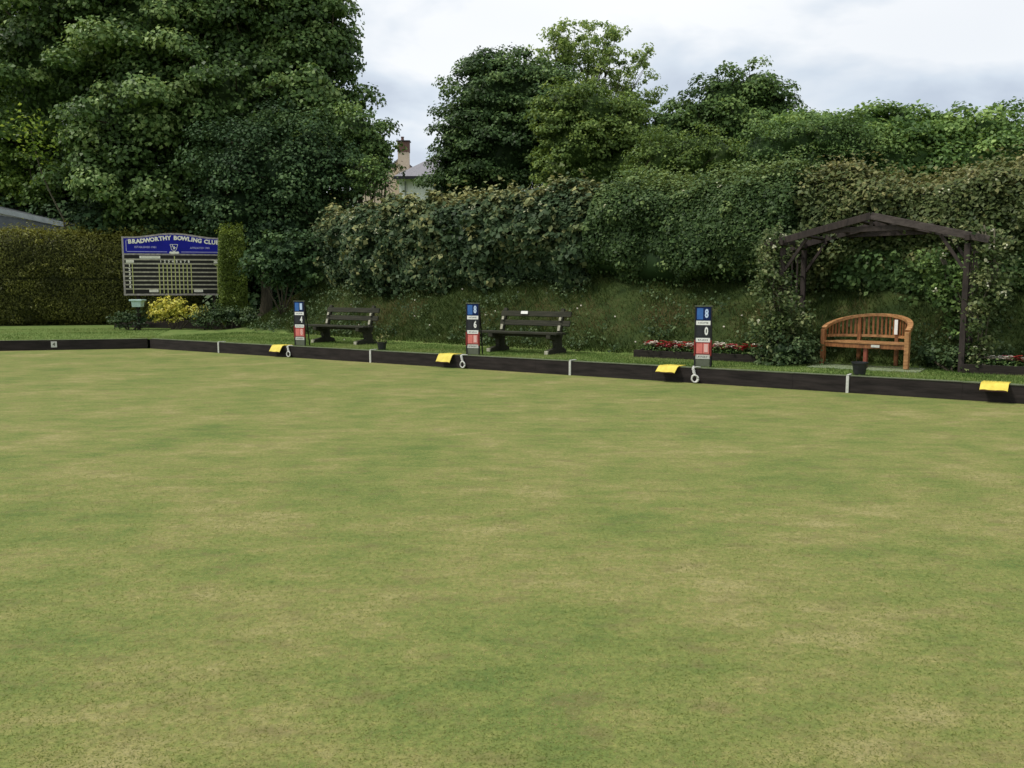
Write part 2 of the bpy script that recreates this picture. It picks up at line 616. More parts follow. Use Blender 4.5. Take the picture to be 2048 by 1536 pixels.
MT['brick'] = mat_brick()

G1 = (1, 1, 1)  # gain on the three leaf colours
LF = dict(
    syc=mat_leaf('sycamore_leaf', (0.026, 0.050, 0.014), (0.076, 0.138, 0.036), (0.235, 0.32, 0.11), 0.25, 0.5, 0.2, (1.27, 1.25, 1.27)),
    syc_y=mat_leaf('yellowish_leaf', (0.036, 0.070, 0.012), (0.115, 0.200, 0.036), (0.30, 0.40, 0.085), 0.3, 0.5, 0.2, (1.17, 1.15, 1.17)),
    yew=mat_leaf('dark_fine_leaf', (0.014, 0.030, 0.012), (0.036, 0.072, 0.026), (0.08, 0.13, 0.045), 0.12, 0.6, 0.12, (1.38, 1.35, 1.38)),
    dark=mat_leaf('dark_tree_leaf', (0.020, 0.040, 0.013), (0.052, 0.098, 0.030), (0.14, 0.21, 0.065), 0.18, 0.5, 0.15, (1.38, 1.35, 1.38)),
    ash=mat_leaf('ash_leaf', (0.09, 0.15, 0.04), (0.20, 0.29, 0.09), (0.40, 0.48, 0.19), 0.4, 0.5, 0.15, (1.12, 1.10, 1.12)),
    olive=mat_leaf('olive_leaf', (0.036, 0.066, 0.014), (0.095, 0.150, 0.034), (0.21, 0.28, 0.075), 0.25, 0.5, 0.15, (1.33, 1.30, 1.33)),
    bush=mat_leaf('bush_leaf', (0.028, 0.056, 0.015), (0.076, 0.135, 0.036), (0.18, 0.26, 0.075), 0.22, 0.5, 0.15, (1.33, 1.30, 1.33)),
    bright=mat_leaf('bright_leaf', (0.045, 0.095, 0.022), (0.125, 0.215, 0.055), (0.30, 0.42, 0.13), 0.3, 0.5, 0.2, (1.12, 1.10, 1.12)),
    ivy=mat_leaf('broad_hedge_leaf', (0.013, 0.026, 0.012), (0.048, 0.080, 0.034), (0.25, 0.25, 0.10), 0.14, 0.5, 0.10, (1.22, 1.20, 1.22)),
    hedge=mat_leaf('hedge_leaf', (0.016, 0.034, 0.011), (0.052, 0.092, 0.028), (0.155, 0.21, 0.070), 0.2, 0.5, 0.15, (1.27, 1.25, 1.27)),
    bramble=mat_leaf('bramble_leaf', (0.022, 0.038, 0.013), (0.074, 0.100, 0.032), (0.22, 0.21, 0.085), 0.2, 0.5, 0.15, (1.22, 1.20, 1.22)),
    lefth=mat_leaf('clipped_hedge_leaf', (0.026, 0.032, 0.008), (0.088, 0.098, 0.020), (0.22, 0.23, 0.045), 0.2, 0.5, 0.15, (1.22, 1.20, 1.22)),
    conifer=mat_leaf('conifer_leaf', (0.040, 0.065, 0.010), (0.115, 0.165, 0.024), (0.24, 0.31, 0.055), 0.25, 0.5, 0.15, G1),
    vine=mat_leaf('climber_leaf', (0.026, 0.048, 0.015), (0.085, 0.125, 0.040), (0.28, 0.31, 0.14), 0.25, 0.5, 0.15, (1.02, 1.00, 1.02)),
    golden=mat_leaf('golden_leaf', (0.22, 0.24, 0.035), (0.72, 0.68, 0.12), (0.90, 0.86, 0.34), 0.25, 0.5, 0.15, G1),
    low=mat_leaf('low_plant_leaf', (0.018, 0.036, 0.014), (0.052, 0.088, 0.032), (0.13, 0.18, 0.075), 0.2, 0.5, 0.15, (1.12, 1.10, 1.12)),
    grass=mat_leaf('rough_grass', (0.022, 0.042, 0.010), (0.058, 0.088, 0.022), (0.19, 0.155, 0.07), 0.2, 0.8, 0.1, (1.12, 1.10, 1.12)),
    lawn=mat_leaf('lawn_blade', (0.060, 0.110, 0.025), (0.125, 0.190, 0.048), (0.24, 0.26, 0.10), 0.25, 0.8, 0.1, G1),
    turf=mat_leaf('turf_blade', (0.115, 0.160, 0.040), (0.195, 0.220, 0.066), (0.44, 0.39, 0.19), 0.5, 0.8, 0.1, G1),
    floret=mat_leaf('cream_floret', (0.16, 0.17, 0.09), (0.40, 0.40, 0.24), (0.75, 0.75, 0.58), 0.2, 0.7, 0.1, G1),
)


# ------------------------------------------------------------------ foliage
def leaf_quads(P, Nn, size, aspect=0.75, droop=0.6, fold=0.16, rng=RNG):
    n = len(P)
    size = np.broadcast_to(np.asarray(size, float), (n,))[:, None]
    Nn = nrm(Nn)
    t = rng.normal(size=(n, 3)) * 0.8
    t[:, 2] -= droop
    t = t - Nn * np.sum(t * Nn, 1, keepdims=True)
    t = nrm(t)
    b = np.cross(Nn, t)
    L = size
    Wd = size * aspect / 2
    v0 = P - t * L * 0.5
    v1 = P - b * Wd + Nn * L * fold - t * L * 0.05
    v2 = P + t * L * 0.5
    v3 = P + b * Wd + Nn * L * fold - t * L * 0.05
    Vv = np.stack([v0, v1, v2, v3], 1).reshape(-1, 3)
    F = np.arange(4 * n).reshape(n, 4)
    return Vv, F


ICO = {}


def ico_sphere(sub):
    if sub in ICO: return ICO[sub]
    import bmesh
    bm = bmesh.new()
    bmesh.ops.create_icosphere(bm, subdivisions=sub, radius=1)
    v = np.array([x.co[:] for x in bm.verts])
    f = np.array([[q.index for q in x.verts] for x in bm.faces])
    bm.free()
    ICO[sub] = (v, f)
    return ICO[sub]


def leaf_mesh(name, P, Nn, size, var, mat, parent, cores=(), **kw):
    """leaves as folded quads, plus the dense inner foliage as closed lumps in the same mesh"""
    Vv, F = leaf_quads(P, Nn, size, **kw)
    vr = np.repeat(np.clip(var, 0, 1), 4)
    Vs, Fs, Vr = [Vv], [F], [vr]
    off = len(Vv)
    for (cv, cf) in cores:
        if cf.shape[1] == 3: cf = np.concatenate([cf, cf[:, 2:3]], 1)
        Vs.append(cv)
        Fs.append(cf + off)
        Vr.append(np.full(len(cv), 0.05))  # cores get the darkest leaf colour, painting in the inner shade
        off += len(cv)
    Fa = np.concatenate(Fs)
    me = bpy.data.meshes.new(name)
    Va = np.concatenate(Vs).astype(np.float32)
    loc = np.array(parent.location if parent is not None else (0, 0, 0), np.float32)
    Va = Va - loc
    tri = Fa[:, 2] == Fa[:, 3]
    cnt = np.where(tri, 3, 4).astype(np.int32)
    mask = np.ones(Fa.shape, bool)
    mask[tri, 3] = False
    li = Fa[mask].astype(np.int32)
    me.vertices.add(len(Va))
    me.vertices.foreach_set('co', Va.ravel())
    me.loops.add(len(li))
    me.loops.foreach_set('vertex_index', li)
    me.polygons.add(len(Fa))
    me.polygons.foreach_set('loop_start', np.concatenate([[0], np.cumsum(cnt)[:-1]]).astype(np.int32))
    me.update(calc_edges=True)
    a = me.attributes.new('var', 'FLOAT', 'POINT')
    a.data.foreach_set('value', np.concatenate(Vr).astype(np.float32))
    me.materials.append(mat)
    return link(name, me, parent)


def rand_dirs(n, rng=RNG):
    return nrm(rng.normal(size=(n, 3)))


def crown(lobes, clump_r, leaf, dens, flat=0.7, core=0.72, up=0.55, shell=0.5, back=0.35, seed=1, jit=0.16, cdens=1.0):
    """lobes: [(centre, radius)]. Returns leaf points, normals, var, cores, clump centres"""
    rng = np.random.default_rng(seed)
    Cs = np.array([list(c) for c, r in lobes], float)
    Rs = np.array([r for c, r in lobes], float)
    P, Nn, Var, CC = [], [], [], []
    for i in range(len(lobes)):
        n = int(cdens * 4 * math.pi * Rs[i] ** 2 / (math.pi * clump_r ** 2) * 1.15) + 3
        g = np.arange(n) + 0.5
        ph = np.arccos(1 - 2 * g / n)
        th = math.pi * (1 + 5 ** .5) * g
        d = np.stack([np.cos(th) * np.sin(ph), np.sin(th) * np.sin(ph), np.cos(ph)], 1)
        d = nrm(d + rng.normal(size=d.shape) * 0.16)
        rr = Rs[i] * (0.86 + jit * rng.normal(size=n).clip(-1.6, 1.4))
        c = Cs[i] + d * rr[:, None]
        keep = np.ones(n, bool)
        for j in range(len(lobes)):
            if j == i: continue
            keep &= np.linalg.norm(c - Cs[j], axis=1) > Rs[j] * 0.72
        tocam = nrm(np.array([[0, 0, EYE]]) - c)
        facing = np.sum(d * tocam, 1)
        keep &= (facing > -0.25) | (rng.random(n) < back)
        for cc, dd in zip(c[keep], d[keep]):
            r_ = clump_r * rng.uniform(0.5, 1.45)
            m = int(dens * 4 * math.pi * r_ * r_)
            u = rand_dirs(m, rng)
            u[:, 2] = np.where(u[:, 2] < -0.3, -u[:, 2] * rng.random(m), u[:, 2])
            rad = r_ * (shell + (1 - shell) * rng.random(m) ** 0.5)
            q = u * rad[:, None] * np.array([1.15, 1.15, flat])
            q += dd * 0.1
            P.append(cc + q + rng.normal(size=(m, 3)) * leaf * 0.4)
            nn = u * 0.7 + dd * 0.3 + np.array([0, 0, up]) + rng.normal(size=(m, 3)) * 0.45
            Nn.append(nn)
            tint = rng.normal() * 0.17
            Var.append(np.clip(0.42 + tint + rng.normal(size=m) * 0.2, 0, 1))
            CC.append(cc)
    for i in range(len(lobes)):
        m = int(dens * 0.95 * 4 * math.pi * (Rs[i] * 0.8) ** 2)
        u = rand_dirs(m, rng)
        c = Cs[i] + u * (Rs[i] * rng.uniform(0.62, 0.86, m))[:, None]
        keep = np.ones(m, bool)
        for j in range(len(lobes)):
            if j != i: keep &= np.linalg.norm(c - Cs[j], axis=1) > Rs[j] * 0.6
        tocam = nrm(np.array([[0, 0, EYE]]) - c)
        keep &= (np.sum(u * tocam, 1) > -0.2) | (rng.random(m) < back)
        P.append(c[keep])
        Nn.append(u[keep] * 0.6 + np.array([0, 0, up]) + rng.normal(size=(keep.sum(), 3)) * 0.5)
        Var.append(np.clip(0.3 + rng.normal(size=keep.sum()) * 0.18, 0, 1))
    cores = []
    if core > 0:
        core = core * 0.86
        v, f = ico_sphere(4)
        for i in range(len(lobes)):
            p = v * Rs[i] * core + Cs[i]
            dsp = (vnoise(p, clump_r * 0.9) - 0.5) * 0.5 + (vnoise(p, clump_r * 0.35, 5.3) - 0.5) * 0.28
            p = Cs[i] + (p - Cs[i]) * (1 + dsp * min(1.0, 2.0 * clump_r / Rs[i]))[:, None]
            cores.append((p, f))
    P, Nn, Var = np.concatenate(P), np.concatenate(Nn), np.concatenate(Var)
    big = vnoise(P, clump_r * 3.0, 2.2) - 0.5
    Var = np.clip(Var + big * 0.25, 0, 1)
    return P, Nn, Var, cores, np.array(CC)


def curve_pts(a, b, bend, n=6, rng=RNG):
    a, b = Vector(a), Vector(b)
    off = Vector(rng.normal(size=3)) * bend
    return [a.lerp(b, t) + off * math.sin(math.pi * t) + Vector((0, 0, 0.25 * bend * math.sin(math.pi * t))) for t in [i / (n - 1) for i in range(n)]]


def tree(name, base, lobes, label, cat, mat, clump_r, leaf, dens, trunk_r=0.25, group=None, seed=1, aspect=0.75, limbs=True, **kw):
    root = thing(name, base, label, cat, group)
    P, Nn, Var, cores, CC = crown(lobes, clump_r, leaf, dens, seed=seed, **kw)
    rng = np.random.default_rng(seed + 50)
    sz = leaf * rng.uniform(0.65, 1.35, len(P))
    leaf_mesh('crown', P, Nn, sz, Var, mat, root, cores, aspect=aspect, rng=rng)
    mb = MB()
    b = Vector(base)
    top = sum((Vector(c) for c, r in lobes), Vector()) / len(lobes)
    fork = b.lerp(Vector((b.x * 0.6 + top.x * 0.4, b.y * 0.6 + top.y * 0.4, top.z)), 0.45)
    loc = b
    pts = [p - loc for p in curve_pts(b - Vector((0, 0, 0.3)), fork, 0.12, 6, rng)]
    mb.tube(pts, [trunk_r * (1.35, 1.05, 0.95, 0.88, 0.82, 0.75)[i] for i in range(6)], 10)
    mb.build('trunk', MT['bark'], root, smooth=True)
    if limbs:
        lb = MB()
        for c, r_ in lobes:
            c = Vector(c)
            e1 = [p - loc for p in curve_pts(fork - Vector((0, 0, 0.2)), c, 0.35, 6, rng)]
            lb.tube(e1, [trunk_r * x for x in (0.6, 0.5, 0.42, 0.34, 0.26, 0.18)], 7)
            near = [q for q in CC if np.linalg.norm(q - np.array(c)) < r_ * 1.25]
            rng.shuffle(near)
            for q in near[:14]:
                e2 = [p - loc for p in curve_pts(c - Vector((0, 0, r_ * 0.15)), Vector(q), 0.15, 5, rng)]
                lb.tube(e2, [trunk_r * x for x in (0.17, 0.14, 0.11, 0.08, 0.04)], 5)
        lb.build('limbs', MT['bark'], root, smooth=True)
    return root


def lobes_px(spec, Y):
    out = []
    for s_ in spec:
        px, py, r_ = s_[:3]
        dy = s_[3] if len(s_) > 3 else 0.0
        c = at_y(px, py, Y + dy)
        out.append((c, r_ * (Y + dy) / F_PX))
    return out


# ------------------------------------------------------------------ setting
def sweep():
    """boundary stations: (point on edge, outward direction)"""
    st = []
    for s in np.concatenate([np.arange(46, 24, -2.0), np.arange(24, 0.01, -0.33)]):
        st.append((Vector((C0.x, C0.y, 0)) + U * float(s), N.copy()))
    a0, a1 = math.atan2(N.y, N.x), math.atan2(M.y, M.x)
    for i in range(9):
        a = a0 + (a1 - a0) * i / 8
        st.append((Vector((C0.x, C0.y, 0)), Vector((math.cos(a), math.sin(a), 0))))
    for s in np.concatenate([np.arange(0.4, 8, 0.4), np.arange(8, 40, 2)]):
        st.append((Vector((C0.x, C0.y, 0)) + V * float(s), M.copy()))
    return st


ST = sweep()
KS = np.concatenate([[0.0, 0.11], np.arange(0.3, 1.6, 0.25), np.arange(1.6, 6.6, 0.16), np.arange(7, 16, 1.0), np.arange(16, 40, 6)])
vs = []
for (p, d) in ST:
    for k in KS:
        q = p + d * float(k)
        z = terrain(q.x, q.y)
        if z > BANK + 0.03:
            nn = float(vnoise(np.array([[q.x, q.y, 0]]), 0.8)[0]) - 0.5
            z += nn * 0.14 * min(1, (z - BANK) * 4)
        elif k > 0.5:
            z += (float(vnoise(np.array([[q.x, q.y, 3]]), 1.2)[0]) - 0.5) * 0.02
        vs.append((q.x, q.y, z))
fs = []
nk = len(KS)
for i in range(len(ST) - 1):
    for j in range(nk - 1):
        fs.append((i * nk + j, i * nk + j + 1, (i + 1) * nk + j + 1, (i + 1) * nk + j))
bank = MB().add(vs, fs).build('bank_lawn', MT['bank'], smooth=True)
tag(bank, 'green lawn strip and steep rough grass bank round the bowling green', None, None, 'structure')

inset = 0.16                        # width of the shallow ditch between turf and board
gC = Vector((C0.x, C0.y, 0))
poly = [gC, gC + U * 46, Vector((60, -40, 0)), Vector((-70, -40, 0)), gC + V * 40]
g = MB().prism([(p.x, p.y) for p in poly], -0.12, 0.0).build('bowling_green', MT['green'])
tag(g, 'close mown yellow green turf of the bowling green', None, None, 'structure')
gr = MB().add([(-400, -400, -0.35), (400, -400, -0.35), (400, 400, -0.35), (-400, 400, -0.35)], [(0, 1, 2, 3)]).build('ground', MT['ground'])
tag(gr, 'fields around the club reaching to the horizon', None, None, 'structure')


def board(name, a, d, outw, L, label):
    root = thing(name, a, label, 'edging', 'black ditch boards round the green')
    seg = 2.4
    n = int(L / seg)
    mb, cp = MB(), MB()
    for i in range(n):
        g0, g1 = i * seg + 0.001, (i + 1) * seg - 0.001
        z1 = BANK + 0.004 + random.uniform(-0.004, 0.004)
        for (kk0, kk1, z0_, z1_, tgt) in ((0.005, 0.05, -0.1, z1, mb), (0.055, 0.14, 0.05, BANK + 0.012, cp)):
            pts = [d * g0 + outw * kk0, d * g1 + outw * kk0, d * g1 + outw * kk1, d * g0 + outw * kk1]
            bd = MB().prism([(p.x, p.y) for p in pts], z0_, z1_)
            if tgt is mb:
                bd.build('board', MT['board'], root, 0.0015)
            else:
                bd.build('capping', MT['cap'], root)
    return root


board('ditch_board', gC + U * 0.0, U, N, 40, 'long black board lining the green edge under the score stands')
board('ditch_board', gC + V * 0.06, V, M, 30, 'black board lining the left end of the green by the clipped hedge')

# ------------------------------------------------------------------ rough grass on the slope
rng = np.random.default_rng(3)
nG = 95000
s_ = rng.uniform(-2.5, 24, nG)
k_ = np.array([foot(x) for x in s_]) + rng.uniform(-0.12, 2.6, nG) ** 1.0
X_ = C0.x + U.x * s_ + N.x * k_
Y_ = C0.y + U.y * s_ + N.y * k_
Z_ = np.array([terrain(x, y) for x, y in zip(X_, Y_)])
ok = (Z_ > BANK + 0.012) & ((s_ > 1.0) | (Z_ > BANK + 0.1))
P = np.stack([X_, Y_, Z_], 1)[ok]
patch = vnoise(P, 0.55, 4.4)
ln = (0.06 + 0.13 * rng.random(len(P)) * (0.4 + patch))
tip = rng.normal(size=(len(P), 3)) * 0.5
tip[:, 2] = 0.9
tip -= np.array([N.x, N.y, 0]) * 0.45
tip = nrm(tip) * ln[:, None]
side = nrm(np.cross(tip, rng.normal(size=(len(P), 3)))) * 0.007
Vg = np.stack([P - side, P + side, P + tip * 0.6 + side * 0.7, P + tip], 1).reshape(-1, 3)
Fg = np.arange(len(Vg)).reshape(-1, 4)
tawny = np.clip((vnoise(P, 1.1, 9.1) - 0.45) * 2.2, 0, 0.6) * np.exp(-((P[:, 2] - 0.85) / 0.45) ** 2)
sG = s_[ok]
for (sc_, sw_, zc_, zw_, am_) in ((13.4, 1.4, 0.95, 0.35, 0.75), (11.9, 0.7, 0.7, 0.25, 0.4), (15.3, 0.7, 1.0, 0.3, 0.45), (4.3, 0.7, 0.6, 0.25, 0.35)):
    tawny += am_ * np.exp(-((sG - sc_) / sw_) ** 2 - ((P[:, 2] - zc_) / zw_) ** 2) * (0.3 + vnoise(P, 0.3, 7.7))
var = np.clip(0.26 + tawny + (vnoise(P, 0.28, 1.9) - 0.5) * 0.5 + rng.normal(size=len(P)) * 0.18, 0, 1)
gs = mesh_np('rough_grass', Vg, Fg, LF['grass'], {'var': np.repeat(var, 4)})
tag(gs, 'long tawny and green rough grass covering the bank below the hedges', 'grass', None, 'stuff')

# leafy weeds scattered through the bank
rw = np.random.default_rng(44)
nw = 900
sw = rw.uniform(-1, 23, nw)
kw_ = np.array([foot(x) for x in sw]) + rw.uniform(0.0, 2.0, nw)
cx, cy = C0.x + U.x * sw + N.x * kw_, C0.y + U.y * sw + N.y * kw_
cz = np.array([terrain(x, y) for x, y in zip(cx, cy)])
cw = np.stack([cx, cy, cz], 1)
keepw = (vnoise(cw, 0.7, 5.5) > 0.42) & (cz > BANK + 0.02)
cw = cw[keepw]
szw = rw.uniform(0.05, 0.16, len(cw))
pw = np.repeat(cw, 16, 0) + rw.normal(size=(len(cw) * 16, 3)) * np.repeat(szw, 16)[:, None] * np.array([1, 1, .6]) + np.array([-N.x * .08, -N.y * .08, .10])
wd_mesh = leaf_mesh('bank_weeds', pw, rw.normal(size=pw.shape) * .5 + np.array([-N.x * .5, -N.y * .5, .7]), .055 * rw.uniform(.6, 1.5, len(pw)), np.clip(np.repeat(rw.normal(size=len(cw)) * .2 + .45, 16) + rw.normal(size=len(pw)) * .15, 0, 1), LF['low'], None, rng=rw)
tag(wd_mesh, 'small leafy weeds growing through the rough grass of the bank', 'weeds', None, 'stuff')

# short blades on the lawn strip
nL = 70000
s_ = rng.uniform(-1.0, 21, nL)
k_ = rng.uniform(0.1, 1.0, nL) * np.array([foot(x) for x in s_])
k_[:9000] = 0.145 + 0.03 * rng.random(9000)
P = np.stack([C0.x + U.x * s_ + N.x * k_, C0.y + U.y * s_ + N.y * k_, np.full(nL, BANK - 0.01)], 1)
t_ = rng.uniform(0.0, 9, nL // 3)
kk = rng.uniform(0.14, 7.0, nL // 3)
P2 = np.stack([C0.x + V.x * t_ + M.x * kk, C0.y + V.y * t_ + M.y * kk, np.full(nL // 3, BANK - 0.01)], 1)
P = np.concatenate([P, P2])
tip = rng.normal(size=(len(P), 3)) * 0.35
tip[:, 2] = 1
tip = nrm(tip) * rng.uniform(0.02, 0.05, len(P))[:, None]
side = nrm(np.cross(tip, rng.normal(size=(len(P), 3)))) * 0.006
Vg = np.stack([P - side, P + side, P + tip * 0.6 + side * 0.7, P + tip], 1).reshape(-1, 3)
var = np.clip(0.45 + (vnoise(P, 0.9, 1.1) - 0.5) * 1.0 + rng.normal(size=len(P)) * 0.2, 0, 1)
gl = mesh_np('lawn_grass', Vg, np.arange(len(Vg)).reshape(-1, 4), LF['lawn'], {'var': np.repeat(var, 4)})
tag(gl, 'short bright grass on the flat strip behind the black boards', 'grass', None, 'stuff')


# individual blades of the mown turf near the camera
rngb = np.random.default_rng(8)
nb = 200000
yy = 2.4 + 7.5 * rngb.random(nb) ** 1.5
xx = rngb.uniform(-1, 1, nb) * (0.75 + yy * 0.60)
P = np.stack([xx, yy, np.zeros(nb)], 1)
fadeb = np.clip((9.9 - yy) / 3, 0.25, 1)
tip = rngb.normal(size=(nb, 3)) * 0.9
tip[:, 2] = 0.45
tip = nrm(tip) * (rngb.uniform(0.006, 0.015, nb) * fadeb)[:, None]
side = nrm(np.cross(tip, rngb.normal(size=(nb, 3)))) * 0.0013
Vg = np.stack([P - side, P + side, P + tip * 0.6 + side * 0.7, P + tip], 1).reshape(-1, 3)
var = np.clip(0.50 + (vnoise(P, 0.35, 3.1) - 0.5) * 0.7 + (vnoise(P, 0.09, 6.1) - 0.5) * 0.5 + rngb.normal(size=nb) * 0.22, 0, 1)
gb = mesh_np('turf_blades', Vg, np.arange(len(Vg)).reshape(-1, 4), LF['turf'], {'var': np.repeat(var, 4)})
tag(gb, 'fine short blades and straw in the close mown turf nearest the viewer', 'grass', None, 'stuff')

# ------------------------------------------------------------------ hedges
def hedge(name, label, s0, s1, kc, zc, a, b, leaf, n, mat, bump=0.16, seed=1, origin=None, ax=None, out=None, droop=0.9, aspect=0.8, taper=(0.8, 0.8), rag=0.25, topvar=None, blossom=0, expo=2.6, group=None, spikes=0.12, cat='hedge', varbase=0.4, bumpscale=0.55, young=0.34, sprays=18):
    rng = np.random.default_rng(seed)
    o = np.array(list(origin if origin is not None else (C0.x, C0.y, 0)))
    ax = np.array(list(ax if ax is not None else U))
    out = np.array(list(out if out is not None else N))

    def surf(s, th, infl=0.0, core=False):
        tp = np.ones_like(s)
        if taper[0] > 0:
            q = np.clip((s - s0) / taper[0], 0, 1)
            tp = np.minimum(tp, np.sqrt(np.clip(1 - (1 - q) ** 2, 0.02, 1)))
        if taper[1] > 0:
            q = np.clip((s1 - s) / taper[1], 0, 1)
            tp = np.minimum(tp, np.sqrt(np.clip(1 - (1 - q) ** 2, 0.02, 1)))
        A = (a + infl) * tp
        B = (b + infl) * tp
        kcen = kc(s) if callable(kc) else kc
        zcen = zc(s) if callable(zc) else zc
        c, sn = np.cos(th), np.sin(th)
        ck = np.sign(c) * np.abs(c) ** (2 / expo)
        sk = np.sign(sn) * np.abs(sn) ** (2 / expo)
        k = kcen - A * ck
        z = zcen + B * sk
        p = o[None, :] + ax[None, :] * s[:, None] + out[None, :] * k[:, None]
        p[:, 2] = z
        nn = -out[None, :] * (np.sign(c) * np.abs(c) ** (2 - 2 / expo) / a)[:, None]
        nn = nn + np.array([0, 0, 1.0])[None, :] * (np.sign(sn) * np.abs(sn) ** (2 - 2 / expo) / b)[:, None]
        nn = nrm(nn)
        d = (vnoise(p, bumpscale) - 0.5) * 2 * bump + (vnoise(p, bumpscale * 2.6, 3.7) - 0.5) * 2 * bump * 1.1
        lowf = np.clip(-sn, 0, 1)
        d = d - (0 if core else 1) * lowf * (vnoise(p * np.array([1, 1, 0.2]), 0.5, 8.8) - 0.35) * rag * 2
        if core:
            p[:, 2] = np.where(sn < -0.3, p[:, 2] - 0.12, p[:, 2])
        p = p + nn * d[:, None]
        return p, nn, tp

    s = rng.uniform(s0, s1, n)
    tg = np.linspace(-1.57, 2.5, 700)
    gx = a * np.sign(np.cos(tg)) * np.abs(np.cos(tg)) ** (2 / expo)
    gz = b * np.sign(np.sin(tg)) * np.abs(np.sin(tg)) ** (2 / expo)
    cum = np.concatenate([[0], np.cumsum(np.hypot(np.diff(gx), np.diff(gz)))])
    th = np.interp(rng.random(n) * cum[-1], cum, tg)
    p, nn, tp = surf(s, th)
    p = p - nn * (rng.random(n) ** 2 * 0.28 - 0.02)[:, None]
    # shoots standing out of the top
    sp = (rng.random(n) < spikes) & (th > 0.7)
    p[sp, 2] += rng.random(sp.sum()) ** 2 * 0.40 * (vnoise(p[sp], 0.35, 2.7) + 0.3)
    nrmls = nn * 0.75 + np.array([0, 0, 0.45]) + rng.normal(size=(n, 3)) * 0.42
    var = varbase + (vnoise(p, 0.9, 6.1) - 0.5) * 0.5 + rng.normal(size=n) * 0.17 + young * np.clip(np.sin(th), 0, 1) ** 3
    mid = (s0 + s1) / 2
    kcen = float(kc(np.array([mid]))[0]) if callable(kc) else kc
    base = o + ax * mid + out * kcen
    base[2] = terrain(base[0], base[1])
    root = thing(name, base, label, cat, group)
    # leafy sprays standing proud of the face, and the thinner leaves of the underside
    m = int(sprays * (s1 - s0))
    if m:
        ss = rng.uniform(s0, s1, m)
        tt = np.interp(rng.random(m) * cum[-1], cum, tg)
        q, qn, _ = surf(ss, tt)
        per = 34
        rad = rng.uniform(0.10, 0.26, m)
        q = q + qn * (rad * 0.35)[:, None]
        u = rand_dirs(m * per, rng) * (rng.random(m * per) ** 0.5)[:, None]
        q2 = np.repeat(q, per, 0) + u * np.repeat(rad, per)[:, None] * np.array([1.15, 1.15, 0.8])
        p = np.concatenate([p, q2])
        nrmls = np.concatenate([nrmls, u * 0.7 + np.repeat(qn, per, 0) * 0.4 + np.array([0, 0, 0.5]) + rng.normal(size=u.shape) * 0.35])
        var = np.concatenate([var, varbase + 0.06 + np.repeat(rng.normal(size=m) * 0.14 + young * np.clip(np.sin(tt), 0, 1) ** 2, per) + rng.normal(size=m * per) * 0.15])
    m = int(n * 0.14)
    ss = rng.uniform(s0, s1, m)
    q, qn, _ = surf(ss, rng.uniform(-2.3, -0.9, m), -0.16, True)
    p = np.concatenate([p, q + rng.normal(size=(m, 3)) * 0.06])
    nrmls = np.concatenate([nrmls, qn + rng.normal(size=(m, 3)) * 0.7])
    var = np.concatenate([var, varbase - 0.1 + rng.normal(size=m) * 0.15])  # underside leaves coloured darker, shade put into their tone
    n = len(p)
    # core
    ns, nth = max(20, int((s1 - s0) / 0.12)), 30
    gs_, gt = np.meshgrid(np.linspace(s0 + 0.05, s1 - 0.05, ns), np.linspace(-math.pi, math.pi, nth + 1)[:-1], indexing='ij')
    cp_, _, _ = surf(gs_.ravel(), gt.ravel(), -0.24, True)
    idx = np.arange(ns * nth).reshape(ns, nth)
    f = np.stack([idx[:-1, :], np.roll(idx, -1, 1)[:-1, :], np.roll(idx, -1, 1)[1:, :], idx[1:, :]], -1).reshape(-1, 4)
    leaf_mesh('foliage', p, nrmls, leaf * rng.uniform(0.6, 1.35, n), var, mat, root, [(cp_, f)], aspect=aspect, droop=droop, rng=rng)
    if blossom:
        m = blossom
        ss, tt = rng.uniform(s0, s1, m), rng.uniform(0.25, 1.5, m)
        q, qn, _ = surf(ss, tt)
        keep = vnoise(q, 0.9, 12.5) > 0.5
        q, qn = q[keep], qn[keep]
        rep = 7
        q = np.repeat(q, rep, 0) + rng.normal(size=(len(q) * rep, 3)) * 0.045 + np.repeat(qn, rep, 0) * 0.04
        nn2 = np.repeat(qn, rep, 0) + rng.normal(size=q.shape) * 0.5 + np.array([0, 0, 0.5])
        leaf_mesh('blossom', q, nn2, 0.045, np.clip(rng.normal(size=len(q)) * 0.25 + 0.5, 0, 1), LF['floret'], root, aspect=0.9, rng=rng)
    return root, surf


def s_at(px, k, ref_z=3.0):
    """edge coordinate s where the vertical plane through pixel column px meets offset k"""
    t = (px - 1024) / F_PX / cP * 1.0
    # X = t*Y (for points near the horizon)
    Ax = C0.x + N.x * k
    Ay = C0.y + N.y * k
    return (t * Ay - Ax) / (U.x - t * U.y)


fk = lambda s: np.array([foot(float(x)) for x in s])
hA, hB, hC, hD = s_at(556, 4.6), s_at(1160, 3.6), s_at(1570, 3.5), 25.0
hedge('broad_leaf_hedge', 'dense overhanging hedge of broad grey green leaves behind the two old benches', hA, hB + 0.3, lambda s: fk(s) + 2.35, 2.56, 1.25, 1.38, 0.13, 40000, LF['ivy'], 0.22, 21, aspect=0.95, taper=(1.7, 0.4), rag=0.5, blossom=90, group='hedges on top of the grass bank')
hedge('fine_leaf_hedge', 'finer leaved dark green hedge in the middle between the broad leaved hedge and the arbor', hB, hC + 0.3, lambda s: fk(s) + 2.3, 2.78, 1.2, 1.14, 0.075, 62000, LF['hedge'], 0.19, 22, taper=(0.3, 0.3), rag=0.5, group='hedges on top of the grass bank', blossom=10)
hedge('mixed_hedge', 'tall mixed hedge with reddish brown top rising behind the wooden arbor', hC, hD, lambda s: fk(s) + 2.3, 2.5, 1.25, 1.26, 0.085, 66000, LF['bramble'], 0.22, 23, taper=(0.4, 0), rag=0.45, blossom=34, group='hedges on top of the grass bank')

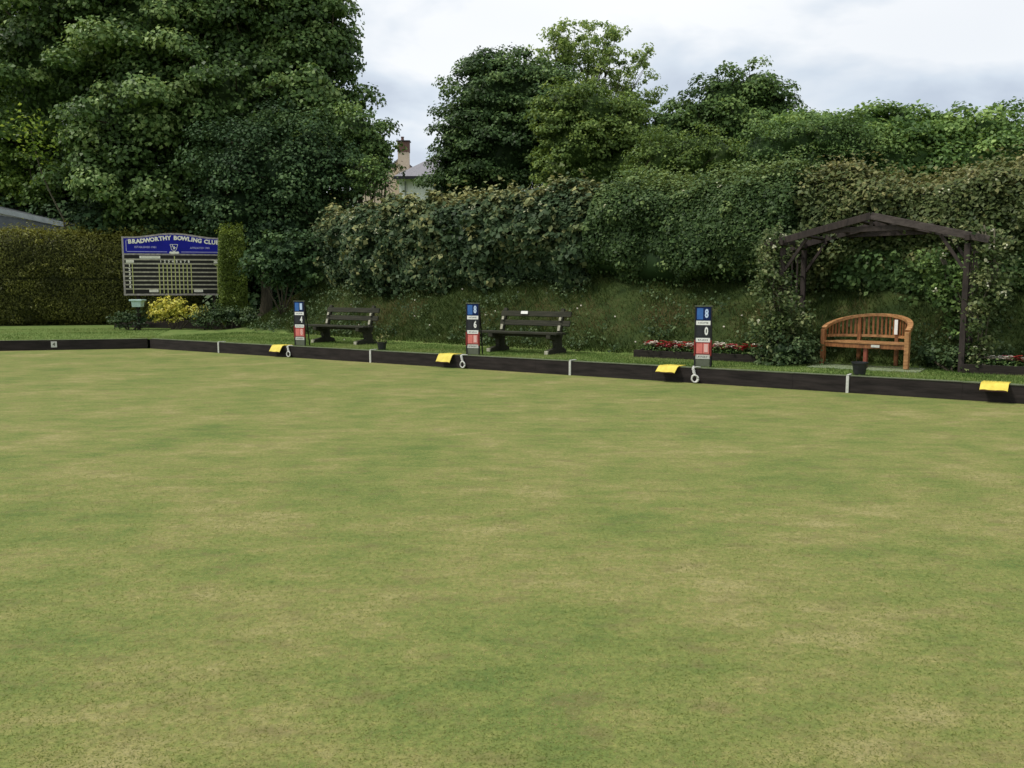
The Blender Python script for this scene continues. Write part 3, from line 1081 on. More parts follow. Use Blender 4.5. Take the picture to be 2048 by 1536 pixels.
# low dark shrub at the left end of the bank
def shrub(name, label, lobes, mat, clump_r, leaf, dens, seed, base=None, cat='shrub', group=None, aspect=0.8, core=0.75, stem=True, **kw):
    c = sum((Vector(q) for q, r_ in lobes), Vector()) / len(lobes)
    if base is None:
        base = Vector((c.x, c.y, terrain(c.x, c.y)))
    root = thing(name, base, label, cat, group)
    P, Nn, Var, cores, CC = crown(lobes, clump_r, leaf, dens, seed=seed, core=core, **kw)
    rr = np.random.default_rng(seed)
    leaf_mesh('foliage', P, Nn, leaf * rr.uniform(0.6, 1.4, len(P)), Var, mat, root, cores, aspect=aspect, rng=rr)
    if stem:
        mb = MB()
        for q, r_ in lobes:
            mb.tube([x - Vector(base) for x in curve_pts(Vector(base) - Vector((0, 0, 0.1)), Vector(q), 0.05, 5, rr)], [0.035, 0.03, 0.025, 0.02, 0.01], 6)
        mb.build('stems', MT['bark'], root, smooth=True)
    return root


shrub('laurel_shrub', 'low dark laurel shrub left of the broad leaved hedge end', lobes_px([(540, 520, 34), (585, 505, 38), (615, 535, 32), (515, 535, 20), (560, 548, 24)], 27.0), LF['yew'], 0.28, 0.12, 60, 31)

# left clipped hedge, runs parallel to the left edge, behind the score board
LH0 = at_z(-260, 652, BANK)
lh_dir = -V
lh_out = M
origin = Vector((at_z(0, 652, BANK).x, at_z(0, 652, BANK).y, 0))
hl, hsurf = hedge('clipped_hedge', 'tall clipped olive brown hedge at the left with shaggy top', -6.0, 6.8, 0.75, 1.90, 0.8, 1.70, 0.085, 62000, LF['lefth'], 0.10, 41, origin=origin, ax=lh_dir, out=lh_out, droop=1.2, aspect=0.45, taper=(0, 0.5), rag=0.15, expo=4.5, spikes=0.5, bumpscale=0.7, sprays=10, young=0.35)

# ------------------------------------------------------------------ large trees
YS = 36.5
tree('sycamore_tree', at_y(330, 470, YS) * 1.0 - Vector((0, 0, at_y(330, 470, YS).z - 0.3)), lobes_px([
    (330, 60, 175), (470, -60, 150), (550, 60, 115), (618, 95, 80, -0.5), (600, 215, 105, -1), (655, 215, 66, -1), (615, -30, 78), (470, 200, 150, -1), (300, 230, 150, -2),
    (672, 78, 38, -0.5), (120, 130, 150, -0.5), (180, -60, 180), (420, 330, 110, -1.5), (250, 370, 105, -2.5), (560, 310, 90, -0.5), (330, 420, 75, -3)], YS),
    'huge dark sycamore tree towering behind the score board', 'tree', LF['syc'], 0.62, 0.155, 50, 0.42, seed=61, jit=0.2, core=0.72, cdens=1.0, aspect=0.9, flat=0.92, up=0.4)
YL = 38.5
tree('ash_tree', at_y(30, 470, YL) - Vector((0, 0, at_y(30, 470, YL).z - 0.3)), lobes_px([
    (-20, 60, 95), (-30, 220, 100), (40, 330, 80), (-60, -40, 110), (70, 230, 60), (20, 130, 70), (90, 380, 55, -1), (-60, 390, 90)], YL),
    'lighter yellowish green tree at the far left over the shed roof', 'tree', LF['syc_y'], 0.55, 0.145, 42, 0.3, seed=62, jit=0.15, core=0.62, aspect=0.8)
tree('hawthorn_tree', at_y(690, 420, 33.5) - Vector((0, 0, at_y(690, 420, 33.5).z - 1.6)), lobes_px([
    (705, 275, 62), (740, 285, 40), (760, 300, 30), (680, 335, 60), (640, 300, 60), (742, 338, 28), (765, 335, 14), (720, 355, 30)], 33.5),
    'small fine leaved tree reaching towards the chimney', 'tree', LF['bush'], 0.42, 0.13, 44, 0.14, seed=63, core=0.7)
tree('yew_tree', at_y(520, 500, 31.5) - Vector((0, 0, at_y(520, 500, 31.5).z - 0.6)), lobes_px([
    (480, 340, 85), (560, 350, 95), (620, 345, 75), (500, 420, 85), (590, 420, 60), (445, 410, 55), (655, 330, 50), (540, 470, 60)], 31.5),
    'very dark fine leaved yew behind the right end of the score board', 'tree', LF['yew'], 0.5, 0.12, 42, 0.22, seed=64, core=0.68, flat=0.9, jit=0.2)
shrub('understory_thicket', 'dark leafy thicket filling the gap under the big trees behind the score board', lobes_px([
    (-60, 500, 85, 5), (60, 480, 85, 5), (160, 490, 75, 2), (260, 500, 80), (360, 500, 85), (440, 490, 80), (520, 500, 80), (600, 480, 75), (560, 560, 70), (650, 530, 60), (480, 580, 60), (640, 430, 55), (690, 470, 50), (120, 330, 60, 6), (150, 400, 60, 5), (90, 400, 50, 6)], 34.5), LF['yew'], 0.7, 0.2, 24, 71, core=0.85)
tree('young_tree', at_y(752, 400, 30.5) - Vector((0, 0, at_y(752, 400, 30.5).z - 1.7)), lobes_px([(735, 362, 20), (758, 352, 15), (775, 371, 13), (722, 345, 20), (748, 335, 14)], 30.5),
    'small leafy sapling top half hiding the cream house wall', 'tree', LF['bush'], 0.2, 0.10, 60, 0.05, seed=72, core=0.3, jit=0.2)
tree('oak_tree', at_y(1010, 420, 42) - Vector((0, 0, at_y(1010, 420, 42).z - 1.7)), lobes_px([
    (985, 210, 88), (1045, 185, 72), (926, 285, 60), (1100, 240, 95), (1010, 300, 110), (912, 335, 46), (950, 345, 70), (1130, 330, 80), (960, 150, 30), (900, 372, 44)], 42),
    'rounded dark green oak to the right of the house chimney', 'tree', LF['dark'], 0.55, 0.15, 46, 0.32, seed=65, core=0.78, jit=0.12)
tree('hazel_tree', at_y(1190, 420, 37) - Vector((0, 0, at_y(1190, 420, 37).z - 1.7)), lobes_px([
    (1130, 225, 58), (1180, 235, 68), (1230, 270, 62), (1150, 300, 78), (1250, 330, 60), (1200, 350, 60), (1120, 350, 50), (1285, 300, 35)], 37),
    'yellowish olive green tree in front of the airy ash', 'tree', LF['olive'], 0.42, 0.13, 44, 0.2, seed=66, core=0.78)
tree('beech_tree', at_y(1470, 420, 44) - Vector((0, 0, at_y(1470, 420, 44).z - 1.7)), lobes_px([
    (1450, 212, 66), (1505, 200, 58), (1540, 225, 44), (1400, 255, 60), (1480, 270, 88), (1560, 255, 36), (1340, 265, 50), (1300, 290, 50), (1400, 310, 70), (1255, 240, 38), (1535, 290, 60)], 44),
    'dome shaped mid green tree between the ash and the high right hedge', 'tree', LF['bush'], 0.5, 0.16, 36, 0.28, seed=67, core=0.8)
tree('thorn_bush', at_y(1350, 400, 33) - Vector((0, 0, at_y(1350, 400, 33).z - 1.7)), lobes_px([
    (1320, 330, 52), (1380, 320, 55), (1440, 325, 52), (1490, 335, 45), (1290, 350, 40)], 33),
    'fine leaved thorn bush rising just behind the middle hedge', 'bush', LF['olive'], 0.34, 0.10, 55, 0.12, seed=68, core=0.8)
tree('elder_bush', at_y(1570, 400, 30) - Vector((0, 0, at_y(1570, 400, 30).z - 1.7)), lobes_px([
    (1530, 310, 52), (1590, 290, 50), (1650, 290, 52), (1710, 300, 52), (1620, 330, 50), (1770, 315, 45), (1510, 345, 40)], 30),
    'feathery mid green bush behind the hedge left of the arbor', 'bush', LF['bush'], 0.34, 0.095, 55, 0.12, seed=69, core=0.8)

# high right hedge of bright leaves
lob = []
for i, px in enumerate(range(1600, 2260, 62)):
    yy = 282 + 14 * math.sin(i * 1.9) + (0 if px < 1900 else (px - 1900) * 0.09)
    lob += [(px, yy - 2, 50, (px - 1600) * -0.004), (px + 31, yy + 4, 48, 0.3 + (px - 1600) * -0.004), (px + 30, yy + 55, 60, -0.8 + (px - 1600) * -0.004)]
tree('tall_hedge', at_y(1850, 380, 31) - Vector((0, 0, at_y(1850, 380, 31).z - 1.7)), lobes_px(lob, 32), 'high bright green hedge along the skyline at the right', 'hedge', LF['bright'], 0.42, 0.15, 42, 0.14, seed=70, core=0.86, limbs=False, jit=0.09)


# airy ash: visible twigs with separate leaf tufts
def airy_ash():
    Y = 46.0
    base = at_y(1180, 420, Y)
    base.z = 1.7
    root = thing('airy_ash_tree', base, 'tall airy pale green ash tree with sky showing through its crown', 'tree')
    rng = np.random.default_rng(77)
    spec = [(1120, 110, 60, 78), (1190, 120, 84, 100), (1170, 200, 85, 100), (1245, 170, 72, 62), (1266, 225, 50, 34), (1095, 180, 40, 34), (1228, 78, 30, 10), (1290, 130, 24, 8), (1308, 196, 26, 9), (1122, 60, 30, 14), (1182, 52, 22, 7), (1300, 100, 10, 2)]
    P, Nn, Var = [], [], []
    br = MB()
    b = Vector(base)
    fork = at_y(1165, 330, Y)
    br.tube([x - b for x in curve_pts(b, fork, 0.1, 5, rng)], [0.24, 0.21, 0.19, 0.17, 0.15], 8)
    for (px, py, r_, n) in spec:
        c = at_y(px, py, Y + rng.uniform(-0.8, 0.8))
        rw = r_ * Y / F_PX
        hub = fork.lerp(c, 0.72) + Vector((0, 0, -0.2))
        br.tube([x - b for x in curve_pts(fork, hub, 0.25, 6, rng)], [0.12, 0.1, 0.085, 0.07, 0.06, 0.045], 6)
        for _ in range(n):
            d = Vector(rand_dirs(1, rng)[0])
            q = c + d * rw * rng.uniform(0.25, 1.0)
            if _ % 2 == 0:
                br.tube([x - b for x in curve_pts(hub, q, 0.15, 5, rng)], [0.03, 0.024, 0.018, 0.012, 0.006], 4)
            m = int(rng.uniform(22, 42))
            u = rand_dirs(m, rng)
            rr = rng.uniform(0.16, 0.34)
            P.append(np.array(q) + u * (rr * rng.random(m) ** 0.5)[:, None] * np.array([1.2, 1.2, 0.75]))
            Nn.append(u * 0.6 + np.array([0, 0, 0.7]) + rng.normal(size=(m, 3)) * 0.5)
            Var.append(np.clip(0.45 + rng.normal() * 0.15 + rng.normal(size=m) * 0.2, 0, 1))
    P = np.concatenate(P)
    leaf_mesh('crown', P, np.concatenate(Nn), 0.19 * rng.uniform(0.6, 1.3, len(P)), np.concatenate(Var), LF['ash'], root, aspect=0.5, rng=rng)
    br.build('branches', MT['twig'], root, smooth=True)


airy_ash()

# bare curved branch showing in front of the left tree, part of no crown: a leaning sapling
sap_b = at_y(133, 455, 33.0)
sap = thing('sapling', Vector((sap_b.x, sap_b.y, BANK)), 'thin pale leaning sapling stem behind the clipped hedge', 'tree')
pts = [Vector((sap_b.x, sap_b.y, BANK))] + [at_y(x, y, 32.2) for x, y in ((128, 440), (100, 385), (83, 345), (70, 300), (62, 262))]
MB().tube([p - Vector((sap_b.x, sap_b.y, BANK)) for p in pts], [0.05, 0.035, 0.03, 0.026, 0.02, 0.012], 6).build('trunk', MT['twig'], sap, smooth=True)
rr = np.random.default_rng(5)
Pt = np.concatenate([np.array(at_y(60, 255, 32.0)) + rr.normal(size=(160, 3)) * np.array([.45, .4, .35]), np.array(at_y(80, 300, 32.0)) + rr.normal(size=(90, 3)) * .3])
leaf_mesh('crown', Pt, rr.normal(size=Pt.shape) * .5 + np.array([0, 0, .8]), 0.16, rr.random(len(Pt)), LF['syc_y'], sap, rng=rr)

# conifer to the right of the score board, covering its edge
Yc = 28.6
_c0 = at_y(467, 600, 28.75)
hedge('conifer_hedge', 'bright yellowish green upright conifer block overlapping the right edge of the score board', -0.44, 0.44, 0.0, 1.82, 0.42, 1.62, 0.07, 11000, LF['conifer'], 0.05, 51,
      origin=Vector((_c0.x, _c0.y, 0)), ax=-V, out=M, droop=1.0, aspect=0.42, taper=(.12, .12), rag=0.1, expo=4.0, spikes=0.3, bumpscale=0.3, sprays=14, young=0.2, cat='shrub')
shrub('evergreen_shrub', 'low dark evergreen shrub at the foot of the conifer', lobes_px([(430, 630, 16), (465, 632, 15), (495, 636, 12), (400, 640, 10), (512, 640, 9)], 28.0), LF['low'], 0.12, 0.07, 160, 52, group='low plants in the score board bed')
shrub('evergreen_shrub', 'small dark green shrub left of the yellow bush under the score board', lobes_px([(255, 636, 11), (285, 640, 10), (235, 640, 10)], 28.1), LF['low'], 0.12, 0.07, 160, 53, group='low plants in the score board bed')
shrub('golden_shrub', 'bright yellow leaved shrub beneath the score board', lobes_px([
    (322, 616, 12), (345, 623, 12), (358, 613, 11), (316, 626, 11), (392, 626, 10), (340, 608, 9), (370, 631, 7)], 28.35), LF['golden'], 0.10, 0.075, 150, 54, aspect=0.6)
shrub('small_rose', 'little bush with a few pale pink blooms right of the yellow shrub', lobes_px([(408, 628, 8)], 28.2), LF['vine'], 0.08, 0.06, 200, 55)

# ------------------------------------------------------------------ score board
SBc = (at_y(256, 600, 29.4) + at_y(449, 600, 29.4)) / 2
SBW = 3.22
SBz = 1.34
sb = thing('score_board', Vector((SBc.x, SBc.y, BANK)), 'large blue and black score board on posts with the club name in cream letters', 'score board', None, ANG_V)
H0 = SBz - BANK
HT = 1.92                      # height of the straight sides


def arc_z(x):                   # arched top edge
    t_ = abs(x) / (SBW / 2)
    return H0 + HT + 0.135 * (0.5 + 0.5 * math.cos(math.pi * min(1, t_ / 0.86))) - 0.0


xs = [-SBW / 2 + SBW * i / 40 for i in range(41)]
outline = [(-SBW / 2, H0)] + [(SBW / 2, H0)] + [(x, arc_z(x)) for x in reversed(xs)]
MB().prism_xz(outline, 0.0, 0.05).build('frame', MT['signframe'], sb)
zb = H0 + 1.38                  # bottom of the blue panel
inn = [(-SBW / 2 + 0.06, zb), (SBW / 2 - 0.06, zb)] + [(x * (SBW - 0.12) / SBW, arc_z(x) - 0.055) for x in reversed(xs)]
MB().prism_xz(inn, -0.012, 0.0).build('name_panel', MT['signblue'], sb)
title = "BRADWORTHY BOWLING CLUB"
wd_ = {'I': .5, ' ': .55, 'W': 1.3, 'O': 1.05, 'G': 1.05, 'B': .95, 'L': .85, 'R': .98, 'H': 1.0, 'N': 1.03, 'D': 1.03}
ws = [wd_.get(c, 0.95) for c in title]
tot = sum(ws)
x = -1.42
for c, wc in zip(title, ws):
    stp = 2.86 * wc / tot
    xc = x + stp / 2
    x += stp
    if c == ' ': continue
    sl = (arc_z(xc + .05) - arc_z(xc - .05)) / .1
    MB().text(c, 0.185, (xc, -0.016, arc_z(xc) - 0.165), 0.009, 0.003, math.atan(sl)).build('title_letter', MT['signcream'], sb)
tx = MB()
tx.text("ESTABLISHED", 0.085, (-0.98, -0.016, zb + 0.20), 0.0022, 0.002, 0, 0.48)
tx.build('small_lettering', MT['signlilac'], sb)
tx = MB()
tx.text("1981", 0.085, (-0.63, -0.016, zb + 0.20), 0.0022, 0.002, 0, 0.15)
tx.build('small_lettering', MT['signlilac'], sb)
tx = MB()
tx.text("AFFILIATED", 0.085, (0.72, -0.016, zb + 0.19), 0.0022, 0.002, 0, 0.44)
tx.build('small_lettering', MT['signlilac'], sb)
tx = MB()
tx.text("1982", 0.085, (1.04, -0.016, zb + 0.19), 0.0022, 0.002, 0, 0.15)
tx.build('small_lettering', MT['signlilac'], sb)
ln_ = MB()
bz = zb + 0.055
for (a, b) in ((-1.46, -0.22), (0.22, 1.50)):
    ln_.box(((a + b) / 2, -0.0155, bz), (b - a, 0.007, 0.022))
ln_.box((-1.475, -0.0155, (bz + arc_z(1.4) - 0.12) / 2 + .0), (0.022, 0.007, arc_z(1.4) - 0.14 - bz))
ln_.box((1.515, -0.0155, (bz + arc_z(1.4) - 0.12) / 2), (0.018, 0.007, arc_z(1.4) - 0.14 - bz))
ln_.box((-1.44, -0.0155, arc_z(1.4) - 0.115), (0.06, 0.007, 0.02))
ln_.build('border_line', MT['signlilac'], sb)
em = MB()          # small crest: shield outline, figure and scroll
for (a, b) in (((-.12, .30), (.12, .30)), ((-.12, .30), (-.08, .13)), ((.12, .30), (.07, .13)), ((-.08, .13), (.0, .08)), ((.07, .13), (0, .08))):
    em.bar((a[0], -0.016, zb + a[1]), (b[0], -0.016, zb + b[1]), 0.008, 0.012)
em.box((-0.05, -0.016, zb + 0.25), (0.02, 0.007, 0.09), Matrix.Rotation(0.4, 3, 'Y'))
em.box((0.0, -0.016, zb + 0.19), (0.045, 0.007, 0.09))
em.box((0.03, -0.016, zb + 0.19), (0.07, 0.007, 0.02))
em.prism_xz([(-.16, zb + .01), (-.1, zb - .005), (.1, zb - .005), (.16, zb + .01), (.13, zb + .075), (.07, zb + .06), (0, zb + .085), (-.07, zb + .06), (-.13, zb + .075)], -0.020, -0.0125)
em.build('crest', MT['signcream'], sb)
zt = zb - 0.055
MB().box((0, -0.003, (H0 + 0.06 + zt) / 2), (SBW - 0.12, 0.006, zt - H0 - 0.06)).build('score_panel', MT['signblack'], sb)
rows = 9
rh = (zt - H0 - 0.08) / rows
for i in range(1, rows):
    MB().box((0, -0.012, zt - 0.005 - i * rh), (SBW - 0.13, 0.012, 0.042 if i > 2 else 0.05)).build('row_rail', MT['signline'], sb)
yl = MB()
gz0, gz1 = H0 + 0.065, zt - 2 * rh
for i in range(9):
    MB().box((-0.49 + i * 0.125, -0.021, (gz0 + gz1) / 2), (0.03, 0.006, gz1 - gz0)).build('column_line', MT['signyellow'], sb)
for xx in (-1.31, 1.34):
    MB().box((xx, -0.021, (gz0 + gz1) / 2), (0.025, 0.006, gz1 - gz0)).build('column_line', MT['signyellow'], sb)
yl.box((0.0, -0.021, zt - 1.05 * rh), (0.03, 0.006, 1.7 * rh))
yl.build('column_line', MT['signyellow'], sb)
for i in range(8):
    MB().text(str(i + 1), 0.11, (-0.43 + i * 0.125, -0.024, zt - 1.5 * rh), 0.004).build('numeral', MT['signcream'], sb)
for i in range(6):
    MB().text(str(i + 1), 0.12, (-1.40, -0.024, zt - (2.5 + i) * rh), 0.005).build('numeral', MT['signcream'], sb)
    MB().text(str(i + 1), 0.12, (1.44, -0.024, zt - (2.5 + i) * rh), 0.005).build('numeral', MT['signcream'], sb)
for (xx, row, wd, body) in ((-0.76, 0, 0.64, 'BRADWORTHY'), (-1.38, 1, 0.24, 'RINK'), (1.36, 1, 0.24, 'RINK'), (-0.68, 8, 0.28, 'TOTAL'), (0.72, 8, 0.28, 'TOTAL')):
    plo = MB().box((xx, -0.0225, zt - (row + 0.5) * rh), (wd, 0.009, 0.085)).build('name_plate', MT['signcream'], sb)
    MB().text(body, 0.07, (xx, -0.028, zt - (row + 0.5) * rh), 0.0, 0.001, 0, wd * 0.85).build('plate_lettering', MT['signline'], plo)
for xx in (-1.2, 1.2):
    MB().box((xx, 0.10, (H0 + 1.6) / 2), (0.1, 0.1, H0 + 1.6)).build('post', MT['sleeper'], sb)

# raised planting bed with sleeper edging under the board
bl, brt = at_z(228, 655, BANK), at_z(527, 660, BANK)
bed = thing('raised_bed', (bl + brt) / 2, 'long raised bed edged with dark sleepers below the score board', 'planting bed', 'timber edged beds', math.atan2(brt.y - bl.y, brt.x - bl.x))
bw = (brt - bl).length
for a, b, hh in ((-bw / 2, -0.4, 0.16), (-0.38, 0.7, 0.27), (0.72, bw / 2, 0.25)):
    MB().box(((a + b) / 2, 0.06, hh / 2), (b - a, 0.12, hh)).build('sleeper', MT['sleeper'], bed, 0.008)
MB().box((0.1, 0.75, 0.09), (bw - 0.3, 1.25, 0.18)).build('soil', MT['soil'], bed)

# mint planter box beneath the board
mp_ = at_y(276, 614, 28.0)
mb_ = thing('planter_box', Vector((mp_.x, mp_.y, BANK)), 'small pale mint planter with wide rim left of the yellow shrub', 'planter')
hz_ = mp_.z - BANK
MB().add([(x * w_, y * w_, z) for (w_, z) in ((.135, hz_), (.155, hz_ + .2)) for (x, y) in ((-1, -1), (1, -1), (1, 1), (-1, 1))], [(3, 2, 1, 0), (4, 5, 6, 7), (0, 1, 5, 4), (1, 2, 6, 5), (2, 3, 7, 6), (3, 0, 4, 7)]).build('body', MT['mint'], mb_, 0.01)
MB().box((0, 0, hz_ + 0.215), (0.40, 0.40, 0.05)).build('rim', MT['mint'], mb_, 0.01)
MB().box((0, 0.0, hz_ / 2), (0.09, 0.09, hz_)).build('post', MT['sleeper'], mb_)

# ------------------------------------------------------------------ shed behind the left hedge
Ysd = 35.6
rg = at_y(-150, 388, Ysd - 3)
el = at_y(133, 449, Ysd - 3)
sh = thing('shed', Vector((rg.x, Ysd, BANK)), 'grey roofed low building showing over the clipped hedge at the left', 'building')
hw = el.x - rg.x
ez, rz = el.z - BANK, rg.z - BANK
MB().prism_xz([(-hw + .25, 0), (hw - .25, 0), (hw - .25, ez), (0, rz - 0.1), (-hw + .25, ez)], -2.8, 3).build('wall', MT['render_w'], sh)
rf = MB()
for sg in (-1, 1):
    rf.prism_xz([(0, rz), (sg * hw, ez), (sg * hw, ez - 0.08), (0, rz - 0.08)][::sg], -3.0, 3.2)
rf.build('roof', MT['roofgrey'], sh)
fa = MB()
for sg in (-1, 1):
    fa.bar((0, -3.05, rz - 0.02), (sg * hw, -3.05, ez - 0.02), 0.06, 0.17)
fa.build('fascia', MT['roofedge'], sh)
# far side annex roof seen as the grey slope under the verge
MB().prism_xz([(-hw + .3, ez - 0.9), (hw - .15, ez - 0.9), (hw - .15, ez - .06), (0, rz - .3), (-hw + .3, ez - .06)], -2.98, -2.85).build('gable_cladding', MT['roofgrey'], sh)

# ------------------------------------------------------------------ houses
Yh = 62.0


def pz(px, py, Y): return at_y(px, py, Y)


cn = pz(787, 352, Yh)            # front left eave corner of the white house
h1 = thing('white_house', Vector((cn.x + 4, Yh + 3.5, 0)), 'white rendered house with hipped grey slate roof seen between the trees', 'house')
ex, ezz = cn.x - (cn.x + 4), cn.z
rz_ = pz(860, 300, Yh).z
wl = MB().box((0.1, 0.35, ezz / 2), (7.6, 6.3, ezz))
wl.build('wall', MT['render_w'], h1)
d_ = 3.5
rfv = [(-4, -d_, ezz), (4.2, -d_, ezz), (4.2, d_ + .3, ezz), (-4, d_ + .3, ezz), (-1.6, 0, rz_), (1.4, 0, rz_), (-4, -d_, ezz - .1), (4.2, -d_, ezz - .1), (4.2, d_ + .3, ezz - .1), (-4, d_ + .3, ezz - .1)]
rff = [(0, 1, 5, 4), (1, 2, 5), (2, 3, 4, 5), (3, 0, 4), (6, 7, 1, 0), (7, 8, 2, 1), (8, 9, 3, 2), (9, 6, 0, 3), (9, 8, 7, 6)]
MB().add(rfv, rff).build('roof', MT['slate'], h1)
MB().box((0.1, -d_ - 0.03, ezz - 0.11), (8.2, 0.14, 0.2)).build('gutter', MT['fascia'], h1)
px_ = pz(808, 360, Yh - .1).x - (cn.x + 4)
MB().box((px_, -2.86, ezz / 2 - .15), (0.1, 0.1, ezz - .3)).build('downpipe', MT['pipe'], h1)
wx = pz(850, 366, Yh).x - (cn.x + 4)
wn = MB().box((wx + 0.8, -2.83, ezz - 1.6), (1.1, 0.06, 1.2)).build('window', MT['fascia'], h1)

Yg = 66.0
ch = pz(806, 306, Yg)
h2 = thing('cream_house', Vector((ch.x - .2, Yg + 3, 0)), 'cream rendered gable house with a brick topped chimney', 'house')
ap = pz(800, 318, Yg).z
hwid = 3.4
MB().prism_xz([(-hwid, 0), (hwid, 0), (hwid, ap - 2.7), (0, ap), (-hwid, ap - 2.7)], -3, 4).build('wall', MT['render_c'], h2)
rf2 = MB()
for sg in (-1, 1):
    rf2.prism_xz([(0, ap + 0.16), (sg * (hwid + .25), ap - 2.75), (sg * (hwid + .25), ap - 2.9), (0, ap + 0.02)][::sg], -3.03 if sg < 0 else -2.9, 4.1)
rf2.build('roof', MT['slate'], h2)
cw = 23 * Yg / F_PX
chm = MB().box((0.28, -3.2, (pz(0, 306, Yg).z + ap - 2.4) / 2), (cw - .06, 0.6, pz(0, 306, Yg).z - ap + 2.4)).build('chimney', MT['render_c'], h2)
zc0, zc1 = pz(0, 306, Yg).z, pz(0, 283, Yg).z
MB().box((0.28, -3.2, (zc0 + zc1) / 2 - .04), (cw, 0.66, zc1 - zc0 - 0.08)).build('brick_stack', MT['brick'], chm)
MB().box((0.28, -3.2, zc1 - .035), (cw + .14, 0.8, 0.07)).build('capping', MT['fascia'], chm)
MB().lathe([(0.12, 0), (0.10, 0.24), (0.13, 0.26), (0.13, 0.3), (0.08, 0.3)], (0.2, -3.2, zc1), 12).build('chimney_pot', MT['brick'], chm)

# ------------------------------------------------------------------ rustic benches
def rustic_bench(s, k, label):
    p = W(s, k, BANK - 0.01)
    r = thing('old_bench', p, label, 'bench', 'weathered benches on the lawn strip', ANG_U)
    L = 2.02
    for i, (y, hh) in enumerate(((-0.24, 0.43), (-0.04, 0.425))):
        MB().box((-0.1, y, hh), (L, 0.17, 0.045)).build('seat_plank', MT['oldwood'], r, 0.006)
    rot = Matrix.Rotation(R(-14), 3, 'X')
    for y, hh in ((0.17, 0.62), (0.22, 0.81)):
        MB().box((0.08, y, hh), (L - 0.30, 0.04, 0.115), rot).build('back_plank', MT['oldwood'], r, 0.006)
    for x in (-0.70, 0.72):
        # side frame: foot, heavy shaped leg, seat bearer
        leg = MB().prism_yz([(-0.10, 0), (0.34, 0), (0.30, 0.10), (0.16, 0.14), (0.14, 0.30), (0.20, 0.40), (-0.34, 0.40), (-0.34, 0.33), (-0.10, 0.28), (-0.06, 0.14), (-0.36, 0.10), (-0.42, 0.0)], x - 0.05, x + 0.05)
        leg.build('leg', MT['oldwood'], r, 0.008)
        MB().bar((x, 0.10, 0.38), (x, 0.275, 0.92), 0.085, 0.07, (0, 1, 0)).build('back_post', MT['oldwood'], r, 0.006)
        MB().box((x, -0.395, 0.05), (0.085, 0.04, 0.075)).build('foot_block', MT['oldwood_pale'], r, 0.006)  # highlight on the foot put in as pale colour
        MB().box((x, 0.092, 0.53), (0.055, 0.02, 0.11), rot).build('pale_highlight', MT['oldwood_pale'], r)  # highlights on the post fronts, painted as pale patches
        MB().box((x, 0.142, 0.715), (0.05, 0.02, 0.07), rot).build('pale_highlight', MT['oldwood_pale'], r)
    MB().box((-0.1, -0.14, 0.375), (L - 0.5, 0.05, 0.05)).build('stretcher', MT['oldwood'], r)
    return r


b1 = rustic_bench(5.5, 1.62, 'old grey slatted bench nearest the far corner with no plaque')
b2 = rustic_bench(10.85, 1.5, 'old grey slatted bench with a white plaque on its top rail')
MB().box((-0.18, 0.185, 0.835), (0.17, 0.012, 0.06), Matrix.Rotation(R(-14), 3, 'X')).build('plaque', MT['white'], b2)

# ------------------------------------------------------------------ curved teak bench
A = at_z(1645, 730, BANK)
B = at_z(1812, 741, BANK)
A = Vector((A.x, A.y, 0)); B = Vector((B.x, B.y, 0))
mid = (A + B) / 2
hwb = (B - A).length / 2
tb = thing('curved_bench', Vector((mid.x, mid.y, BANK + 0.02)), 'curved orange brown teak bench with slatted back standing in the arbor', 'bench', None, math.atan2(B.y - A.y, B.x - A.x))
aa, dd = hwb, 0.62
cv = lambda f, ia=0.0: Vector(((aa - ia) * math.cos(math.pi - f) , (dd - ia) * math.sin(f), 0))
ztop = lambda f: 0.62 + 0.24 * max(0, math.sin(f)) ** 0.85
SEAT = 0.39
pts = [cv(math.pi * i / 28) + Vector((0, 0, ztop(math.pi * i / 28))) for i in range(29)]
tr_ = MB()
n_ = len(pts)
prev = None
secs = []
for i, p in enumerate(pts):
    t_ = (pts[min(i + 1, n_ - 1)] - pts[max(i - 1, 0)]).normalized()
    o_ = Vector((p.x, p.y, 0)).normalized()
    o_ = (o_ - t_ * o_.dot(t_)).normalized()
    u_ = t_.cross(o_)
    if u_.z < 0: u_ = -u_
    hw_, hh_ = 0.042, 0.026
    secs.append([p + o_ * hw_ + u_ * hh_, p - o_ * hw_ + u_ * hh_, p - o_ * hw_ - u_ * hh_, p + o_ * hw_ - u_ * hh_])
vs = [q for s_ in secs for q in s_]
fs = [(i * 4 + j, i * 4 + (j + 1) % 4, (i + 1) * 4 + (j + 1) % 4, (i + 1) * 4 + j) for i in range(n_ - 1) for j in range(4)] + [(3, 2, 1, 0), tuple((n_ - 1) * 4 + j for j in range(4))]
tr_.add(vs, fs).build('top_rail', MT['teak_pale'], tb, 0.004)
lr = MB()
lp = [cv(math.pi * (0.06 + 0.88 * i / 24)) + Vector((0, 0, 0.495)) for i in range(25)]
for i in range(24):
    lr.bar(lp[i], lp[i + 1], 0.03, 0.045)
lr.build('lower_rail', MT['teak_pale'], tb)
for i in range(1, 27):
    f = math.pi * (0.05 + 0.90 * i / 27)
    if i in (9, 18): continue
    p = cv(f)
    MB().box((p.x, p.y, (0.51 + ztop(f) - 0.02) / 2), (0.034, 0.018, ztop(f) - 0.53), Matrix.Rotation(math.atan2(p.x * dd, -p.y * aa) if False else -math.atan2(p.x, p.y), 3, 'Z')).build('back_slat', MT['teak'], tb)
for f in (math.pi * (0.05 + 0.90 * 9 / 27), math.pi * (0.05 + 0.90 * 18 / 27)):
    p = cv(f)
    z1 = ztop(f) - 0.02
    MB().box((p.x, p.y, z1 / 2), (0.06, 0.06, z1)).build('rear_leg', MT['teak'], tb, 0.004)
